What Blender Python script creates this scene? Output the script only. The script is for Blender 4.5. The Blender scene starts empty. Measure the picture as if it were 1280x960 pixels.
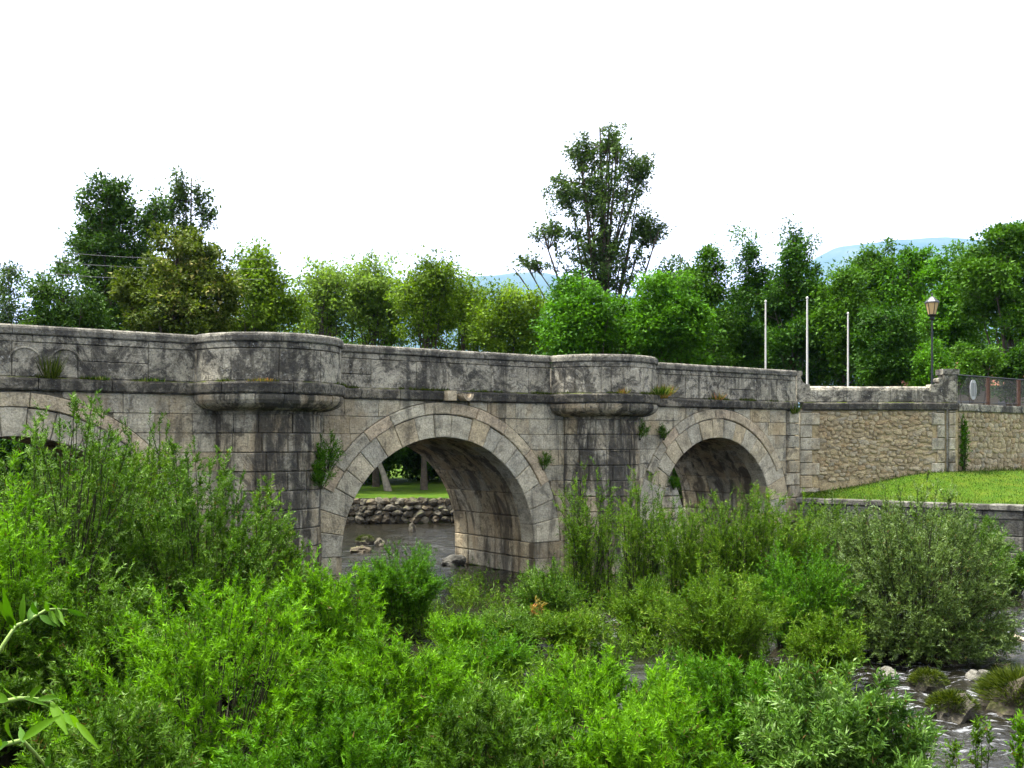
import bpy, bmesh, math
import numpy as np
from mathutils import Vector, noise as mnoise

# ------------------------------------------------------------------ camera, light, exposure
scene = bpy.context.scene
col = scene.collection
F, CX, HY, EYE = 1300.0, 640.0, 550.0, 3.86        # lens in photo pixels, horizon row, eye height above the water

cam_d = bpy.data.cameras.new('camera'); cam = bpy.data.objects.new('camera', cam_d); col.objects.link(cam)
cam.location = (0, 0, EYE); cam.rotation_euler = (math.pi/2, 0, 0)
cam_d.sensor_fit = 'HORIZONTAL'; cam_d.sensor_width = 36.0; cam_d.lens = 36.0*F/1280.0
cam_d.shift_y = (HY-480.0)/1280.0
cam_d.clip_start = 0.1; cam_d.clip_end = 30000
scene.camera = cam

SUN = Vector((-0.32, 0.08, 0.94)).normalized()
sun_el = math.asin(SUN.z); sun_az = math.atan2(SUN.x, SUN.y)
world = bpy.data.worlds.new('World'); scene.world = world; world.use_nodes = True
wn = world.node_tree; wn.nodes.clear()
sky = wn.nodes.new('ShaderNodeTexSky'); sky.sky_type = 'NISHITA'; sky.sun_disc = False
sky.sun_elevation = sun_el; sky.sun_rotation = sun_az
sky.air_density = 1.0; sky.dust_density = 4.0; sky.ozone_density = 1.0
hs = wn.nodes.new('ShaderNodeHueSaturation'); hs.inputs['Saturation'].default_value = 0.03; hs.inputs['Value'].default_value = 1.2
bg = wn.nodes.new('ShaderNodeBackground'); bg.inputs['Strength'].default_value = 0.062
wo = wn.nodes.new('ShaderNodeOutputWorld')
wn.links.new(sky.outputs[0], hs.inputs['Color']); wn.links.new(hs.outputs[0], bg.inputs['Color']); wn.links.new(bg.outputs[0], wo.inputs['Surface'])
sd = bpy.data.lights.new('sun', 'SUN'); sd.energy = 1.5; sd.angle = math.radians(10); sd.color = (1.0, 0.96, 0.9)
so = bpy.data.objects.new('sun', sd); col.objects.link(so)
so.rotation_euler = SUN.to_track_quat('Z', 'Y').to_euler()
vs = scene.view_settings
vs.view_transform = 'Standard'; vs.look = 'None'; vs.gamma = 1.0; vs.use_curve_mapping = False
vs.exposure = 3.1
cy = scene.cycles
cy.max_bounces = 5; cy.diffuse_bounces = 2; cy.glossy_bounces = 3; cy.transmission_bounces = 3; cy.transparent_max_bounces = 6
cy.volume_bounces = 0; cy.use_denoising = True; cy.caustics_reflective = False; cy.caustics_refractive = False

rng = np.random.default_rng(7)
R = lambda a, b: float(rng.uniform(a, b))

def at(px, py, Y):
    return Vector(((px-CX)/F*Y, Y, EYE+(HY-py)/F*Y))

# ------------------------------------------------------------------ object helpers
def tag(o, label=None, cat=None, group=None, kind=None):
    if label: o['label'] = label
    if cat: o['category'] = cat
    if group: o['group'] = group
    if kind: o['kind'] = kind
    return o

def empty(name, loc=(0, 0, 0), rz=0.0):
    o = bpy.data.objects.new(name, None); col.objects.link(o)
    o.location = loc; o.rotation_euler = (0, 0, rz); o.empty_display_size = 0.3
    return o

def link(name, me, mat=None, parent=None, smooth=False):
    o = bpy.data.objects.new(name, me); col.objects.link(o)
    if mat is not None and len(me.materials) == 0: me.materials.append(mat)
    if parent is not None: o.parent = parent
    if smooth: me.polygons.foreach_set('use_smooth', np.ones(len(me.polygons), dtype=bool))
    return o

def mk(name, verts, faces, mat=None, parent=None, smooth=False):
    me = bpy.data.meshes.new(name)
    me.from_pydata([tuple(v) for v in verts], [], [tuple(f) for f in faces]); me.update()
    return link(name, me, mat, parent, smooth)

def fix_normals(me):
    bm = bmesh.new(); bm.from_mesh(me); bmesh.ops.recalc_face_normals(bm, faces=bm.faces); bm.to_mesh(me); bm.free()

def quad_mesh(name, V, n, rnd=None):
    """V: (4n,3) array, one quad each"""
    me = bpy.data.meshes.new(name)
    me.vertices.add(4*n); me.vertices.foreach_set('co', np.ascontiguousarray(V, dtype=np.float32).ravel())
    me.loops.add(4*n); me.loops.foreach_set('vertex_index', np.arange(4*n, dtype=np.int32))
    me.polygons.add(n); me.polygons.foreach_set('loop_start', np.arange(0, 4*n, 4, dtype=np.int32))
    me.update(calc_edges=True)
    if rnd is not None:
        a = me.attributes.new('rnd', 'FLOAT', 'FACE'); a.data.foreach_set('value', np.asarray(rnd, dtype=np.float32))
    return me

def tri_mesh(name, V, n, rnd=None):
    me = bpy.data.meshes.new(name)
    me.vertices.add(3*n); me.vertices.foreach_set('co', np.ascontiguousarray(V, dtype=np.float32).ravel())
    me.loops.add(3*n); me.loops.foreach_set('vertex_index', np.arange(3*n, dtype=np.int32))
    me.polygons.add(n); me.polygons.foreach_set('loop_start', np.arange(0, 3*n, 3, dtype=np.int32))
    me.update(calc_edges=True)
    if rnd is not None:
        a = me.attributes.new('rnd', 'FLOAT', 'FACE'); a.data.foreach_set('value', np.asarray(rnd, dtype=np.float32))
    return me

def idx_mesh(name, V, Q):
    me = bpy.data.meshes.new(name); n = len(Q)
    me.vertices.add(len(V)); me.vertices.foreach_set('co', np.ascontiguousarray(V, dtype=np.float32).ravel())
    me.loops.add(4*n); me.loops.foreach_set('vertex_index', np.ascontiguousarray(Q, dtype=np.int32).ravel())
    me.polygons.add(n); me.polygons.foreach_set('loop_start', np.arange(0, 4*n, 4, dtype=np.int32))
    me.update(calc_edges=True)
    return me

def unit(a): return a/np.maximum(np.linalg.norm(a, axis=-1, keepdims=True), 1e-9)

def tubes(C, Rd, sides=4):
    """C (n,k,3) centre lines, Rd (n,k) radii -> verts, quads"""
    n, k, _ = C.shape
    T = np.gradient(C, axis=1); T = unit(T)
    ref = np.where(np.abs(T[..., 2:3]) > 0.9, np.array([1., 0, 0]), np.array([0, 0, 1.]))
    A = unit(np.cross(T, ref)); B = np.cross(T, A)
    ang = np.arange(sides)*2*np.pi/sides
    ring = A[:, :, None, :]*np.cos(ang)[None, None, :, None] + B[:, :, None, :]*np.sin(ang)[None, None, :, None]
    V = (C[:, :, None, :] + ring*Rd[:, :, None, None]).reshape(-1, 3)
    i = np.arange(n)[:, None, None]*k*sides; j = np.arange(k-1)[None, :, None]*sides; s = np.arange(sides)[None, None, :]
    s2 = (s+1) % sides
    Q = np.stack(np.broadcast_arrays(i+j+s, i+j+s2, i+j+sides+s2, i+j+sides+s), -1).reshape(-1, 4)
    return V, Q

# ------------------------------------------------------------------ materials
class NT:
    def __init__(s, name):
        s.m = bpy.data.materials.new(name); s.m.use_nodes = True; s.t = s.m.node_tree; s.t.nodes.clear()
        s.out = s.n('ShaderNodeOutputMaterial')
    def n(s, kind, **kw):
        nd = s.t.nodes.new(kind)
        for k, v in kw.items():
            if hasattr(nd, k): setattr(nd, k, v)
            else: nd.inputs[k.replace('_', ' ')].default_value = v
        return nd
    def l(s, a, b): s.t.links.new(a, b)
    def coord(s, scale=(1, 1, 1), kind='Object', rot=(0, 0, 0)):
        tc = s.n('ShaderNodeTexCoord'); mp = s.n('ShaderNodeMapping'); mp.inputs['Scale'].default_value = scale; mp.inputs['Rotation'].default_value = rot
        s.l(tc.outputs[kind], mp.inputs['Vector']); return mp.outputs[0]
    def noise(s, vec, scale, detail=4, rough=0.6, dist=0.0):
        nd = s.n('ShaderNodeTexNoise'); nd.inputs['Scale'].default_value = scale; nd.inputs['Detail'].default_value = detail
        nd.inputs['Roughness'].default_value = rough; nd.inputs['Distortion'].default_value = dist
        s.l(vec, nd.inputs['Vector']); return nd.outputs[0]
    def ramp(s, fac, stops):
        nd = s.n('ShaderNodeValToRGB'); cr = nd.color_ramp
        while len(cr.elements) < len(stops): cr.elements.new(0.5)
        for e, (p, c) in zip(cr.elements, stops):
            e.position = p; e.color = (c, c, c, 1) if isinstance(c, (int, float)) else (*c, 1)
        s.l(fac, nd.inputs[0]); return nd.outputs[0]
    def mix(s, fac, a, b, mode='MIX'):
        nd = s.n('ShaderNodeMix', data_type='RGBA', blend_type=mode)
        for sock, v in ((nd.inputs[0], fac), (nd.inputs[6], a), (nd.inputs[7], b)):
            if hasattr(v, 'links'): s.l(v, sock)
            elif isinstance(v, (int, float)): sock.default_value = v
            else: sock.default_value = (*v, 1)
        return nd.outputs[2]
    def math(s, op, a, b=0.0):
        nd = s.n('ShaderNodeMath', operation=op)
        for sock, v in ((nd.inputs[0], a), (nd.inputs[1], b)):
            if hasattr(v, 'links'): s.l(v, sock)
            else: sock.default_value = v
        return nd.outputs[0]
    def bsdf(s, color, rough=0.9, spec=0.3, bump=None, bstr=0.5, bdist=0.02, metallic=0.0):
        p = s.n('ShaderNodeBsdfPrincipled'); p.inputs['Metallic'].default_value = metallic
        for k, v in (('Base Color', color), ('Roughness', rough), ('Specular IOR Level', spec)):
            if hasattr(v, 'links'): s.l(v, p.inputs[k])
            else: p.inputs[k].default_value = (*v, 1) if k == 'Base Color' else v
        if bump is not None:
            b = s.n('ShaderNodeBump'); b.inputs['Strength'].default_value = bstr; b.inputs['Distance'].default_value = bdist
            s.l(bump, b.inputs['Height']); s.l(b.outputs[0], p.inputs['Normal'])
        return p.outputs[0]
    def done(s, sh): s.l(sh, s.out.inputs['Surface']); return s.m

def stone_mat(name, tones, stain=0.5, stain_col=(0.03, 0.028, 0.024), streak=0.5, lichen=0.3, warm=None, moss=0.0, bump=0.6):
    """weathered ashlar: each stone its own tone, black crust in patches, rain streaks, pale lichen"""
    t = NT(name); v = t.coord()
    oi = t.n('ShaderNodeObjectInfo')
    tones = tones*2 if len(tones) == 1 else tones
    k = len(tones)
    base = t.ramp(oi.outputs['Random'], [((i+0.5)/k, c) for i, c in enumerate(tones)])
    mott = t.ramp(t.noise(v, 2.3, 7, 0.72), [(0.34, 0.55), (0.5, 1.0), (0.66, 1.35)])
    c = t.mix(1.0, t.mix(1.0, base, (1.03, 1.01, 0.90), 'MULTIPLY'), mott, 'MULTIPLY')
    fine = t.ramp(t.noise(v, 22, 5, 0.8), [(0.32, 0.5), (0.5, 1.0), (0.68, 1.4)])
    c = t.mix(1.0, c, fine, 'MULTIPLY')
    if warm:
        w = t.ramp(t.noise(t.coord((1, 1, .35)), 1.1, 4, .65), [(0.48, 0), (0.60, 1)])
        c = t.mix(t.math('MULTIPLY', w, warm[1]), c, warm[0])
    # rain streaks run down the face, some broad, some thin
    st = t.ramp(t.noise(t.coord((2.2, 2.2, 0.30)), 1.0, 7, 0.68, 0.5), [(0.60-0.16*streak, 0), (0.68-0.14*streak, 1)])
    c = t.mix(t.math('MULTIPLY', st, min(0.85, 0.35+streak*0.6)), c, stain_col)
    s2 = t.ramp(t.noise(t.coord((7, 7, 0.6)), 1.0, 6, 0.75, 0.4), [(0.57, 0), (0.66, 1)])
    c = t.mix(t.math('MULTIPLY', s2, 0.55*streak), c, stain_col)
    # black crust in ragged patches
    bl = t.ramp(t.noise(v, 1.15, 10, 0.76, 0.6), [(0.63-0.17*stain, 0), (0.68-0.14*stain, 1)])
    c = t.mix(t.math('MULTIPLY', bl, 0.45+0.4*stain), c, tuple(x*1.2 for x in stain_col))
    b2 = t.ramp(t.noise(v, 3.4, 8, 0.74, 0.8), [(0.63-0.12*stain, 0), (0.68-0.11*stain, 1)])
    c = t.mix(t.math('MULTIPLY', b2, 0.15+0.6*stain), c, stain_col)
    sp = t.ramp(t.noise(v, 7.5, 7, 0.8), [(0.565, 0), (0.63, 1)])
    c = t.mix(t.math('MULTIPLY', sp, 0.55*stain+0.2), c, stain_col)
    li = t.ramp(t.noise(v, 11.0, 6, 0.8), [(0.60, 0), (0.65, 1)])
    c = t.mix(t.math('MULTIPLY', li, lichen), c, (0.46, 0.455, 0.40))
    if moss > 0:
        ge = t.n('ShaderNodeNewGeometry'); sx = t.n('ShaderNodeSeparateXYZ'); t.l(ge.outputs['Normal'], sx.inputs[0])
        up = t.ramp(sx.outputs['Z'], [(0.55, 0), (0.85, 1)])
        mm = t.ramp(t.noise(v, 1.7, 5, 0.7), [(0.5, 0), (0.6, 1)])
        c = t.mix(t.math('MULTIPLY', t.math('MULTIPLY', up, mm), moss), c, (0.12, 0.15, 0.015))
    h = t.math('ADD', t.noise(v, 16, 8, 0.75), t.math('MULTIPLY', t.noise(v, 4.0, 4, .6), 1.4))
    return t.done(t.bsdf(c, 0.93, 0.15, h, bump, 0.05))

def leaf_mat(name, dark, light, trans=0.3, rough=0.6, spec=0.12, extra=None):
    t = NT(name)
    a = t.n('ShaderNodeAttribute'); a.attribute_name = 'rnd'
    dark = (dark[0]*.48, dark[1]*.50, dark[2]*.3); light = (light[0]*.95, light[1]*.90, light[2]*.6); trans *= .85
    stops = [(0.05, dark), (0.9, light)]
    if extra: stops = [(0.10, dark), (0.78, light), (0.90, extra)]
    stops = [(0.0, (0.10, 0.065, 0.02)), (0.01, (0.10, 0.065, 0.02))]+stops if 'willow' in name or 'sallow' in name else stops
    c = t.ramp(a.outputs['Fac'], stops)
    p = t.bsdf(c, rough, spec)
    tr = t.n('ShaderNodeBsdfTranslucent')
    tc = t.mix(1.0, c, (1.15, 1.25, 0.45), 'MULTIPLY'); t.l(tc, tr.inputs['Color'])
    ms = t.n('ShaderNodeMixShader'); ms.inputs[0].default_value = trans
    t.l(p, ms.inputs[1]); t.l(tr.outputs[0], ms.inputs[2])
    return t.done(ms.outputs[0])

def plain(name, c, rough=0.6, spec=0.4, var=0.2, scale=8, metallic=0.0, bstr=0.2):
    t = NT(name); v = t.coord()
    nz = t.noise(v, scale, 5, 0.65)
    cc = t.mix(1.0, c, t.ramp(nz, [(0.3, 1-var), (0.7, 1+var)]), 'MULTIPLY')
    return t.done(t.bsdf(cc, rough, spec, nz, bstr, 0.01, metallic))

M = {}
G1, G2, G3, G4 = (0.345, 0.318, 0.262), (0.42, 0.385, 0.31), (0.30, 0.28, 0.236), (0.41, 0.345, 0.24)
M['ashlar'] = stone_mat('ashlar_granite', [G1, G2, G4, G3, G2], 0.44, streak=0.42, lichen=0.25, warm=((0.30, 0.215, 0.11), 0.45))
M['voussoir'] = stone_mat('voussoir_granite', [G2, G1, (0.37, 0.35, 0.30), (0.41, 0.34, 0.235), G2], 0.34, streak=0.25, lichen=0.25)
M['hood'] = stone_mat('hood_granite', [G2, G1, (0.43, 0.365, 0.265), (0.41, 0.335, 0.25)], 0.28, streak=0.25, lichen=0.3)
M['pier'] = stone_mat('pier_granite', [G1, G3, G4, G3], 0.66, streak=0.95, lichen=0.2, warm=((0.26, 0.18, 0.09), 0.5))
M['parapet'] = stone_mat('parapet_granite', [(0.31, 0.29, 0.245), (0.35, 0.325, 0.275), (0.28, 0.26, 0.22)], 0.88, streak=0.5, lichen=0.75, moss=0.0)
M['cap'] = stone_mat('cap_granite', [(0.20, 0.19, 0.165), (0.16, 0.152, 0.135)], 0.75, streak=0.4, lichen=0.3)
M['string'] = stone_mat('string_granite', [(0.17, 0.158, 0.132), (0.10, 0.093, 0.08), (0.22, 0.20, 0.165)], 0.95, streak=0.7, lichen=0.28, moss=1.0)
M['barrel'] = stone_mat('barrel_granite', [G1, G4, G3, (0.31, 0.26, 0.18)], 0.5, streak=0.75, lichen=0.1, stain_col=(0.05, 0.042, 0.03), warm=((0.33, 0.24, 0.13), 0.6))
M['rubble'] = stone_mat('rubble_limestone', [(0.50, 0.41, 0.265), (0.41, 0.335, 0.22), (0.56, 0.47, 0.33), (0.38, 0.34, 0.27), (0.46, 0.34, 0.205), (0.36, 0.295, 0.195)], 0.15, streak=0.12, lichen=0.25, stain_col=(0.10, 0.07, 0.04), bump=0.8)
M['mortar'] = stone_mat('lime_mortar', [(0.22, 0.197, 0.155)], 0.4, streak=0.3, lichen=0.1)
M['rubble_mortar'] = stone_mat('sandy_mortar', [(0.36, 0.29, 0.18)], 0.2, streak=0.1, lichen=0.1, stain_col=(0.10, 0.07, 0.04))
M['dark_stone'] = stone_mat('dark_riverside_stone', [(0.13, 0.128, 0.12), (0.17, 0.165, 0.15), (0.10, 0.098, 0.09)], 0.6, streak=0.5, lichen=0.2)
M['boulder'] = stone_mat('river_boulder', [(0.075, 0.068, 0.056), (0.14, 0.128, 0.105), (0.055, 0.05, 0.04), (0.10, 0.082, 0.06)], 0.5, streak=0.15, lichen=0.15, moss=0.35)
M['bark'] = plain('bark', (0.075, 0.06, 0.045), 0.95, 0.1, 0.45, 6, bstr=0.8)
M['bark_pale'] = plain('pale_bark', (0.24, 0.21, 0.165), 0.95, 0.1, 0.4, 5, bstr=0.8)
M['twig'] = plain('twig_bark', (0.026, 0.026, 0.010), 0.8, 0.2, 0.3, 12)
M['iron'] = plain('black_iron', (0.004, 0.005, 0.005), 0.45, 0.5, 0.3, 20)
M['white_paint'] = plain('white_paint', (0.52, 0.50, 0.44), 0.45, 0.4, 0.08, 6)
M['rust'] = plain('rusty_iron', (0.075, 0.038, 0.024), 0.85, 0.2, 0.5, 14)
M['amber_glass'] = plain('frosted_amber_glass', (0.46, 0.32, 0.15), 0.3, 0.5, 0.06, 4)
M['emblem'] = plain('emblem_white', (0.36, 0.36, 0.34), 0.6, 0.3, 0.15, 9)
M['emblem_grey'] = plain('emblem_grey', (0.16, 0.16, 0.15), 0.6, 0.3, 0.15, 9)
M['wire'] = plain('grey_cable', (0.05, 0.052, 0.055), 0.6, 0.3, 0.1, 3)
M['roof_tile'] = plain('roof_tile', (0.20, 0.085, 0.05), 0.9, 0.2, 0.3, 3)
M['plaster'] = plain('cream_plaster', (0.22, 0.19, 0.14), 0.9, 0.2, 0.15, 2)
M['wet_wood'] = plain('wet_driftwood', (0.035, 0.026, 0.018), 0.5, 0.4, 0.4, 7, bstr=0.8)

# foliage: (dark, light)
M['lf_bright'] = leaf_mat('willow_leaf_bright', (0.022, 0.100, 0.002), (0.140, 0.330, 0.008), 0.42, extra=(0.165, 0.345, 0.010))
M['lf_mid'] = leaf_mat('willow_leaf_mid', (0.018, 0.080, 0.003), (0.095, 0.255, 0.009), 0.38)
M['lf_fine'] = leaf_mat('willow_leaf_fine', (0.026, 0.080, 0.004), (0.105, 0.215, 0.012), 0.38, extra=(0.16, 0.235, 0.025))
M['lf_olive'] = leaf_mat('willow_leaf_olive', (0.020, 0.074, 0.004), (0.088, 0.195, 0.016), 0.34, extra=(0.20, 0.30, 0.09))
M['lf_silver'] = leaf_mat('sallow_leaf_silver', (0.042, 0.092, 0.024), (0.120, 0.195, 0.062), 0.28, 0.6, extra=(0.22, 0.29, 0.14))
M['lf_sage'] = leaf_mat('willow_leaf_sage', (0.030, 0.105, 0.014), (0.115, 0.235, 0.050), 0.3, 0.55, extra=(0.24, 0.34, 0.13))
M['tr_dark'] = leaf_mat('tree_leaf_dark', (0.020, 0.066, 0.010), (0.070, 0.150, 0.024), 0.34)
M['tr_deep'] = leaf_mat('tree_leaf_deep', (0.014, 0.062, 0.005), (0.055, 0.150, 0.012), 0.32)
M['tr_bright'] = leaf_mat('tree_leaf_bright', (0.028, 0.115, 0.004), (0.100, 0.27, 0.012), 0.4)
M['tr_mid'] = leaf_mat('tree_leaf_mid', (0.024, 0.090, 0.006), (0.085, 0.205, 0.015), 0.36)
M['tr_olive'] = leaf_mat('tree_leaf_olive', (0.036, 0.072, 0.010), (0.115, 0.165, 0.024), 0.32, extra=(0.34, 0.30, 0.10))
M['tr_yellow'] = leaf_mat('tree_leaf_yellowish', (0.065, 0.140, 0.010), (0.18, 0.30, 0.026), 0.45)
M['tr_pale'] = leaf_mat('tree_leaf_pale', (0.10, 0.19, 0.040), (0.22, 0.35, 0.075), 0.45)
M['tr_grey'] = leaf_mat('tree_leaf_poplar', (0.030, 0.072, 0.022), (0.085, 0.15, 0.045), 0.3)
M['grass'] = leaf_mat('grass_blade', (0.028, 0.078, 0.003), (0.068, 0.135, 0.006), 0.3, extra=(0.25, 0.27, 0.08))
M['grass_dry'] = leaf_mat('grass_blade_dry', (0.10, 0.13, 0.02), (0.27, 0.22, 0.06), 0.3, extra=(0.42, 0.16, 0.05))
M['moss_grass'] = leaf_mat('moss_blade', (0.020, 0.045, 0.004), (0.085, 0.12, 0.012), 0.25)
M['elder'] = leaf_mat('elder_leaf', (0.040, 0.150, 0.008), (0.10, 0.23, 0.008), 0.4, 0.6)
M['elder_stem'] = plain('elder_stem', (0.17, 0.26, 0.05), 0.6, 0.3, 0.2, 30)

# ground, lawn, water
t = NT('river_bank_ground'); v = t.coord()
c = t.ramp(t.noise(v, 1.3, 7, 0.7), [(0.3, (0.010, 0.008, 0.005)), (0.5, (0.022, 0.019, 0.010)), (0.7, (0.014, 0.030, 0.004))])
M['ground'] = t.done(t.bsdf(c, 0.95, 0.1, t.noise(v, 9, 6, 0.7), 0.8, 0.08))
t = NT('lawn_turf'); v = t.coord()
c = t.ramp(t.noise(v, 1.1, 9, 0.76), [(0.30, (0.022, 0.056, 0.002)), (0.46, (0.042, 0.092, 0.003)), (0.60, (0.070, 0.112, 0.005)), (0.72, (0.11, 0.09, 0.02))])
M['lawn'] = t.done(t.bsdf(c, 0.95, 0.1, t.noise(v, 30, 5, 0.8), 0.9, 0.06))
t = NT('stream_water'); v = t.coord((1, 1, 1)); vr = t.coord((0.9, 2.2, 1), rot=(0, 0, 0.5))
n1 = t.noise(vr, 1.6, 6, 0.62, 0.6); n2 = t.noise(v, 7.0, 4, 0.6)
hgt = t.math('ADD', n1, t.math('MULTIPLY', n2, 0.25))
at_ = t.n('ShaderNodeAttribute'); at_.attribute_name = 'rapid'
fo = t.ramp(t.noise(vr, 3.2, 6, 0.68, 1.2), [(0.54, 0), (0.72, 1)])
foam = t.math('MULTIPLY', fo, at_.outputs['Fac'])
wc = t.ramp(t.noise(v, 0.5, 4, 0.6), [(0.35, (0.006, 0.0052, 0.003)), (0.65, (0.014, 0.0125, 0.008))])
wc = t.mix(foam, wc, (0.42, 0.43, 0.44))
rg = t.math('ADD', t.math('MULTIPLY', foam, 0.5), 0.10)
p = t.bsdf(wc, rg, 0.5, hgt, 0.5, 0.12); M['water'] = t.done(p)
t = NT('hill_woodland'); v = t.coord()
c = t.ramp(t.noise(v, 0.002, 9, 0.7), [(0.35, (0.028, 0.06, 0.022)), (0.6, (0.06, 0.09, 0.035)), (0.75, (0.15, 0.15, 0.08))])
M['hill'] = t.done(t.bsdf(c, 0.95, 0.05))

# ------------------------------------------------------------------ bridge frame
ANG = math.atan2(0.581, 0.814)
ca, sa = math.cos(ANG), math.sin(ANG)
BY = 29.1
def P(tt, n=0.0): return (ca*tt - sa*n, BY + sa*tt + ca*n)
def to_tn(X, Y):
    dx, dy = X, Y-BY
    return dx*ca+dy*sa, -dx*sa+dy*ca
ZS, ZT, ZCAP = 4.90, 5.18, 6.28                 # string course bottom / top, parapet top
ARCHES = [(-12.75, 3.00, 0.93), (-2.235, 3.00, 0.93), (8.25, 2.57, 1.36)]   # centre, radius, springing
RING, HOOD = 0.62, 0.32
PIERS = [-7.2, 3.1]; PR, TR = 1.27, 1.74
BW = 4.2; T0, T1 = -18.6, 12.15

W0 = Vector((10.05, 36.35)); W1 = Vector((15.4, 36.6)); W2 = Vector((27.0, 45.8))   # wing wall, then boundary wall

def lawn_z(X, Y):
    """turf climbs away from the stream towards the boundary wall"""
    s = min(1, max(0, (X-10.3)/5.0)); s = s*s*(3-2*s)
    back = 2.02 + 0.72*s
    d = min(1, max(0, (Y-26.0)/10.0))
    return 1.92*(1-d) + back*d if Y < 36.6 else back + 0.0*Y

def smooth(x): x = np.clip(x, 0, 1); return x*x*(3-2*x)

ISLES = []   # filled with (X, Y, radius, height) before the ground is made

# ------------------------------------------------------------------ block makers
def offset_poly(poly, d):
    n = len(poly); out = []
    area = sum(poly[i][0]*poly[(i+1) % n][1]-poly[(i+1) % n][0]*poly[i][1] for i in range(n))
    sg = 1 if area > 0 else -1
    for i in range(n):
        p0, p1, p2 = poly[i-1], poly[i], poly[(i+1) % n]
        e1 = (p1[0]-p0[0], p1[1]-p0[1]); e2 = (p2[0]-p1[0], p2[1]-p1[1])
        l1 = math.hypot(*e1) or 1e-9; l2 = math.hypot(*e2) or 1e-9
        n1 = (-e1[1]/l1*sg, e1[0]/l1*sg); n2 = (-e2[1]/l2*sg, e2[0]/l2*sg)
        k = 1+n1[0]*n2[0]+n1[1]*n2[1]; k = max(k, 0.4)
        out.append((p1[0]+(n1[0]+n2[0])/k*d, p1[1]+(n1[1]+n2[1])/k*d))
    return out

def block(name, poly, fmap, depth, mat, parent, gap=0.012, bev=0.022, proud=None):
    """stone with a dressed face: joint gap round it, worn arris, standing a little proud or shy"""
    pr = R(-0.012, 0.014) if proud is None else proud
    a = offset_poly(poly, gap); b = offset_poly(poly, gap+bev*R(.7, 1.4)); n = len(poly)
    tl = R(-0.006, 0.006)
    V = [fmap(p[0], p[1], -pr+tl*(1 if i % 2 else -1)) for i, p in enumerate(b)]
    V += [fmap(p[0], p[1], -pr+bev) for p in a] + [fmap(p[0], p[1], depth) for p in a]
    Fc = [tuple(range(n))]
    for i in range(n):
        j = (i+1) % n
        Fc.append((i, n+i, n+j, j)); Fc.append((n+i, 2*n+i, 2*n+j, n+j))
    o = mk(name, V, Fc, mat, parent); fix_normals(o.data); return o

flat = lambda a, b, d: (a, d, b)
def cyl(tc, r):
    def f(a, b, d):
        th = a/r; rr = r-d
        return (tc-rr*math.cos(th), -rr*math.sin(th), b)
    return f

def sweep(name, prof, fmap, a0, a1, n, mat, parent, gap=0.008, smooth_=False):
    """moulded stone: profile [(outward, z)...] run from a0 to a1"""
    V = []; k = len(prof); a0 += gap; a1 -= gap
    jz = R(-0.006, 0.006); jd = R(-0.008, 0.008)
    for i in range(n+1):
        a = a0+(a1-a0)*i/n
        for d, z in prof: V.append(fmap(a, z+jz, -(d+jd)))
    Fc = []
    for i in range(n):
        for j in range(k):
            j2 = (j+1) % k
            Fc.append((i*k+j, i*k+j2, (i+1)*k+j2, (i+1)*k+j))
    Fc.append(tuple(range(k))); Fc.append(tuple(n*k+j for j in range(k)))
    o = mk(name, V, Fc, mat, parent, smooth_); fix_normals(o.data); return o

def cuts(a, b, lo, hi):
    out = [a]
    while b-out[-1] > hi: out.append(out[-1]+R(lo, hi))
    if b-out[-1] < lo*0.45 and len(out) > 1: out[-1] = (out[-2]+b)/2
    return out+[b]

CAP_PROF = [(-0.36, 6.075), (0.045, 6.075), (0.062, 6.10), (0.062, 6.20), (0.045, 6.245), (0.0, 6.278), (-0.30, 6.288), (-0.36, 6.27)]
BAND_PROF = [(-0.33, 5.925), (0.0, 5.925), (0.012, 5.94), (0.012, 6.06), (0.0, 6.068), (-0.33, 6.068)]
STR_PROF = [(-0.3, 4.905), (0.075, 4.905), (0.105, 4.94), (0.115, 5.12), (0.09, 5.165), (0.0, 5.185), (-0.3, 5.18)]

# ------------------------------------------------------------------ THE BRIDGE
bridge = empty('stone_bridge', (0, BY, 0), ANG)
tag(bridge, 'old grey granite arch bridge with rounded refuges above its piers', 'bridge')

# core of lime mortar and rubble, with the arch vaults cut through
pts = [(T0, -0.8)]
for c, r, zs in ARCHES:
    rr = r+0.10
    pts.append((c-rr, -0.8))
    for i in range(25):
        th = math.pi-math.pi*i/24
        pts.append((c+rr*math.cos(th), zs+rr*math.sin(th)))
    pts.append((c+rr, -0.8))
pts += [(T1, -0.8), (T1, 5.0), (T0, 5.0)]
n = len(pts)
V = [(x, 0.07, z) for x, z in pts]+[(x, BW, z) for x, z in pts]
Fc = [tuple(range(n)), tuple(range(2*n-1, n-1, -1))]+[(i, n+i, n+(i+1) % n, (i+1) % n) for i in range(n)]
o = mk('wall_core', V, Fc, M['mortar'], bridge); fix_normals(o.data)
o = mk('rear_parapet', [(x, y, z) for x in (T0, T1) for y in (BW-0.35, BW) for z in (5.001, 6.25)],
       [(0, 1, 3, 2), (4, 6, 7, 5), (0, 4, 5, 1), (2, 3, 7, 6), (0, 2, 6, 4), (1, 5, 7, 3)], M['parapet'], bridge)

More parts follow.
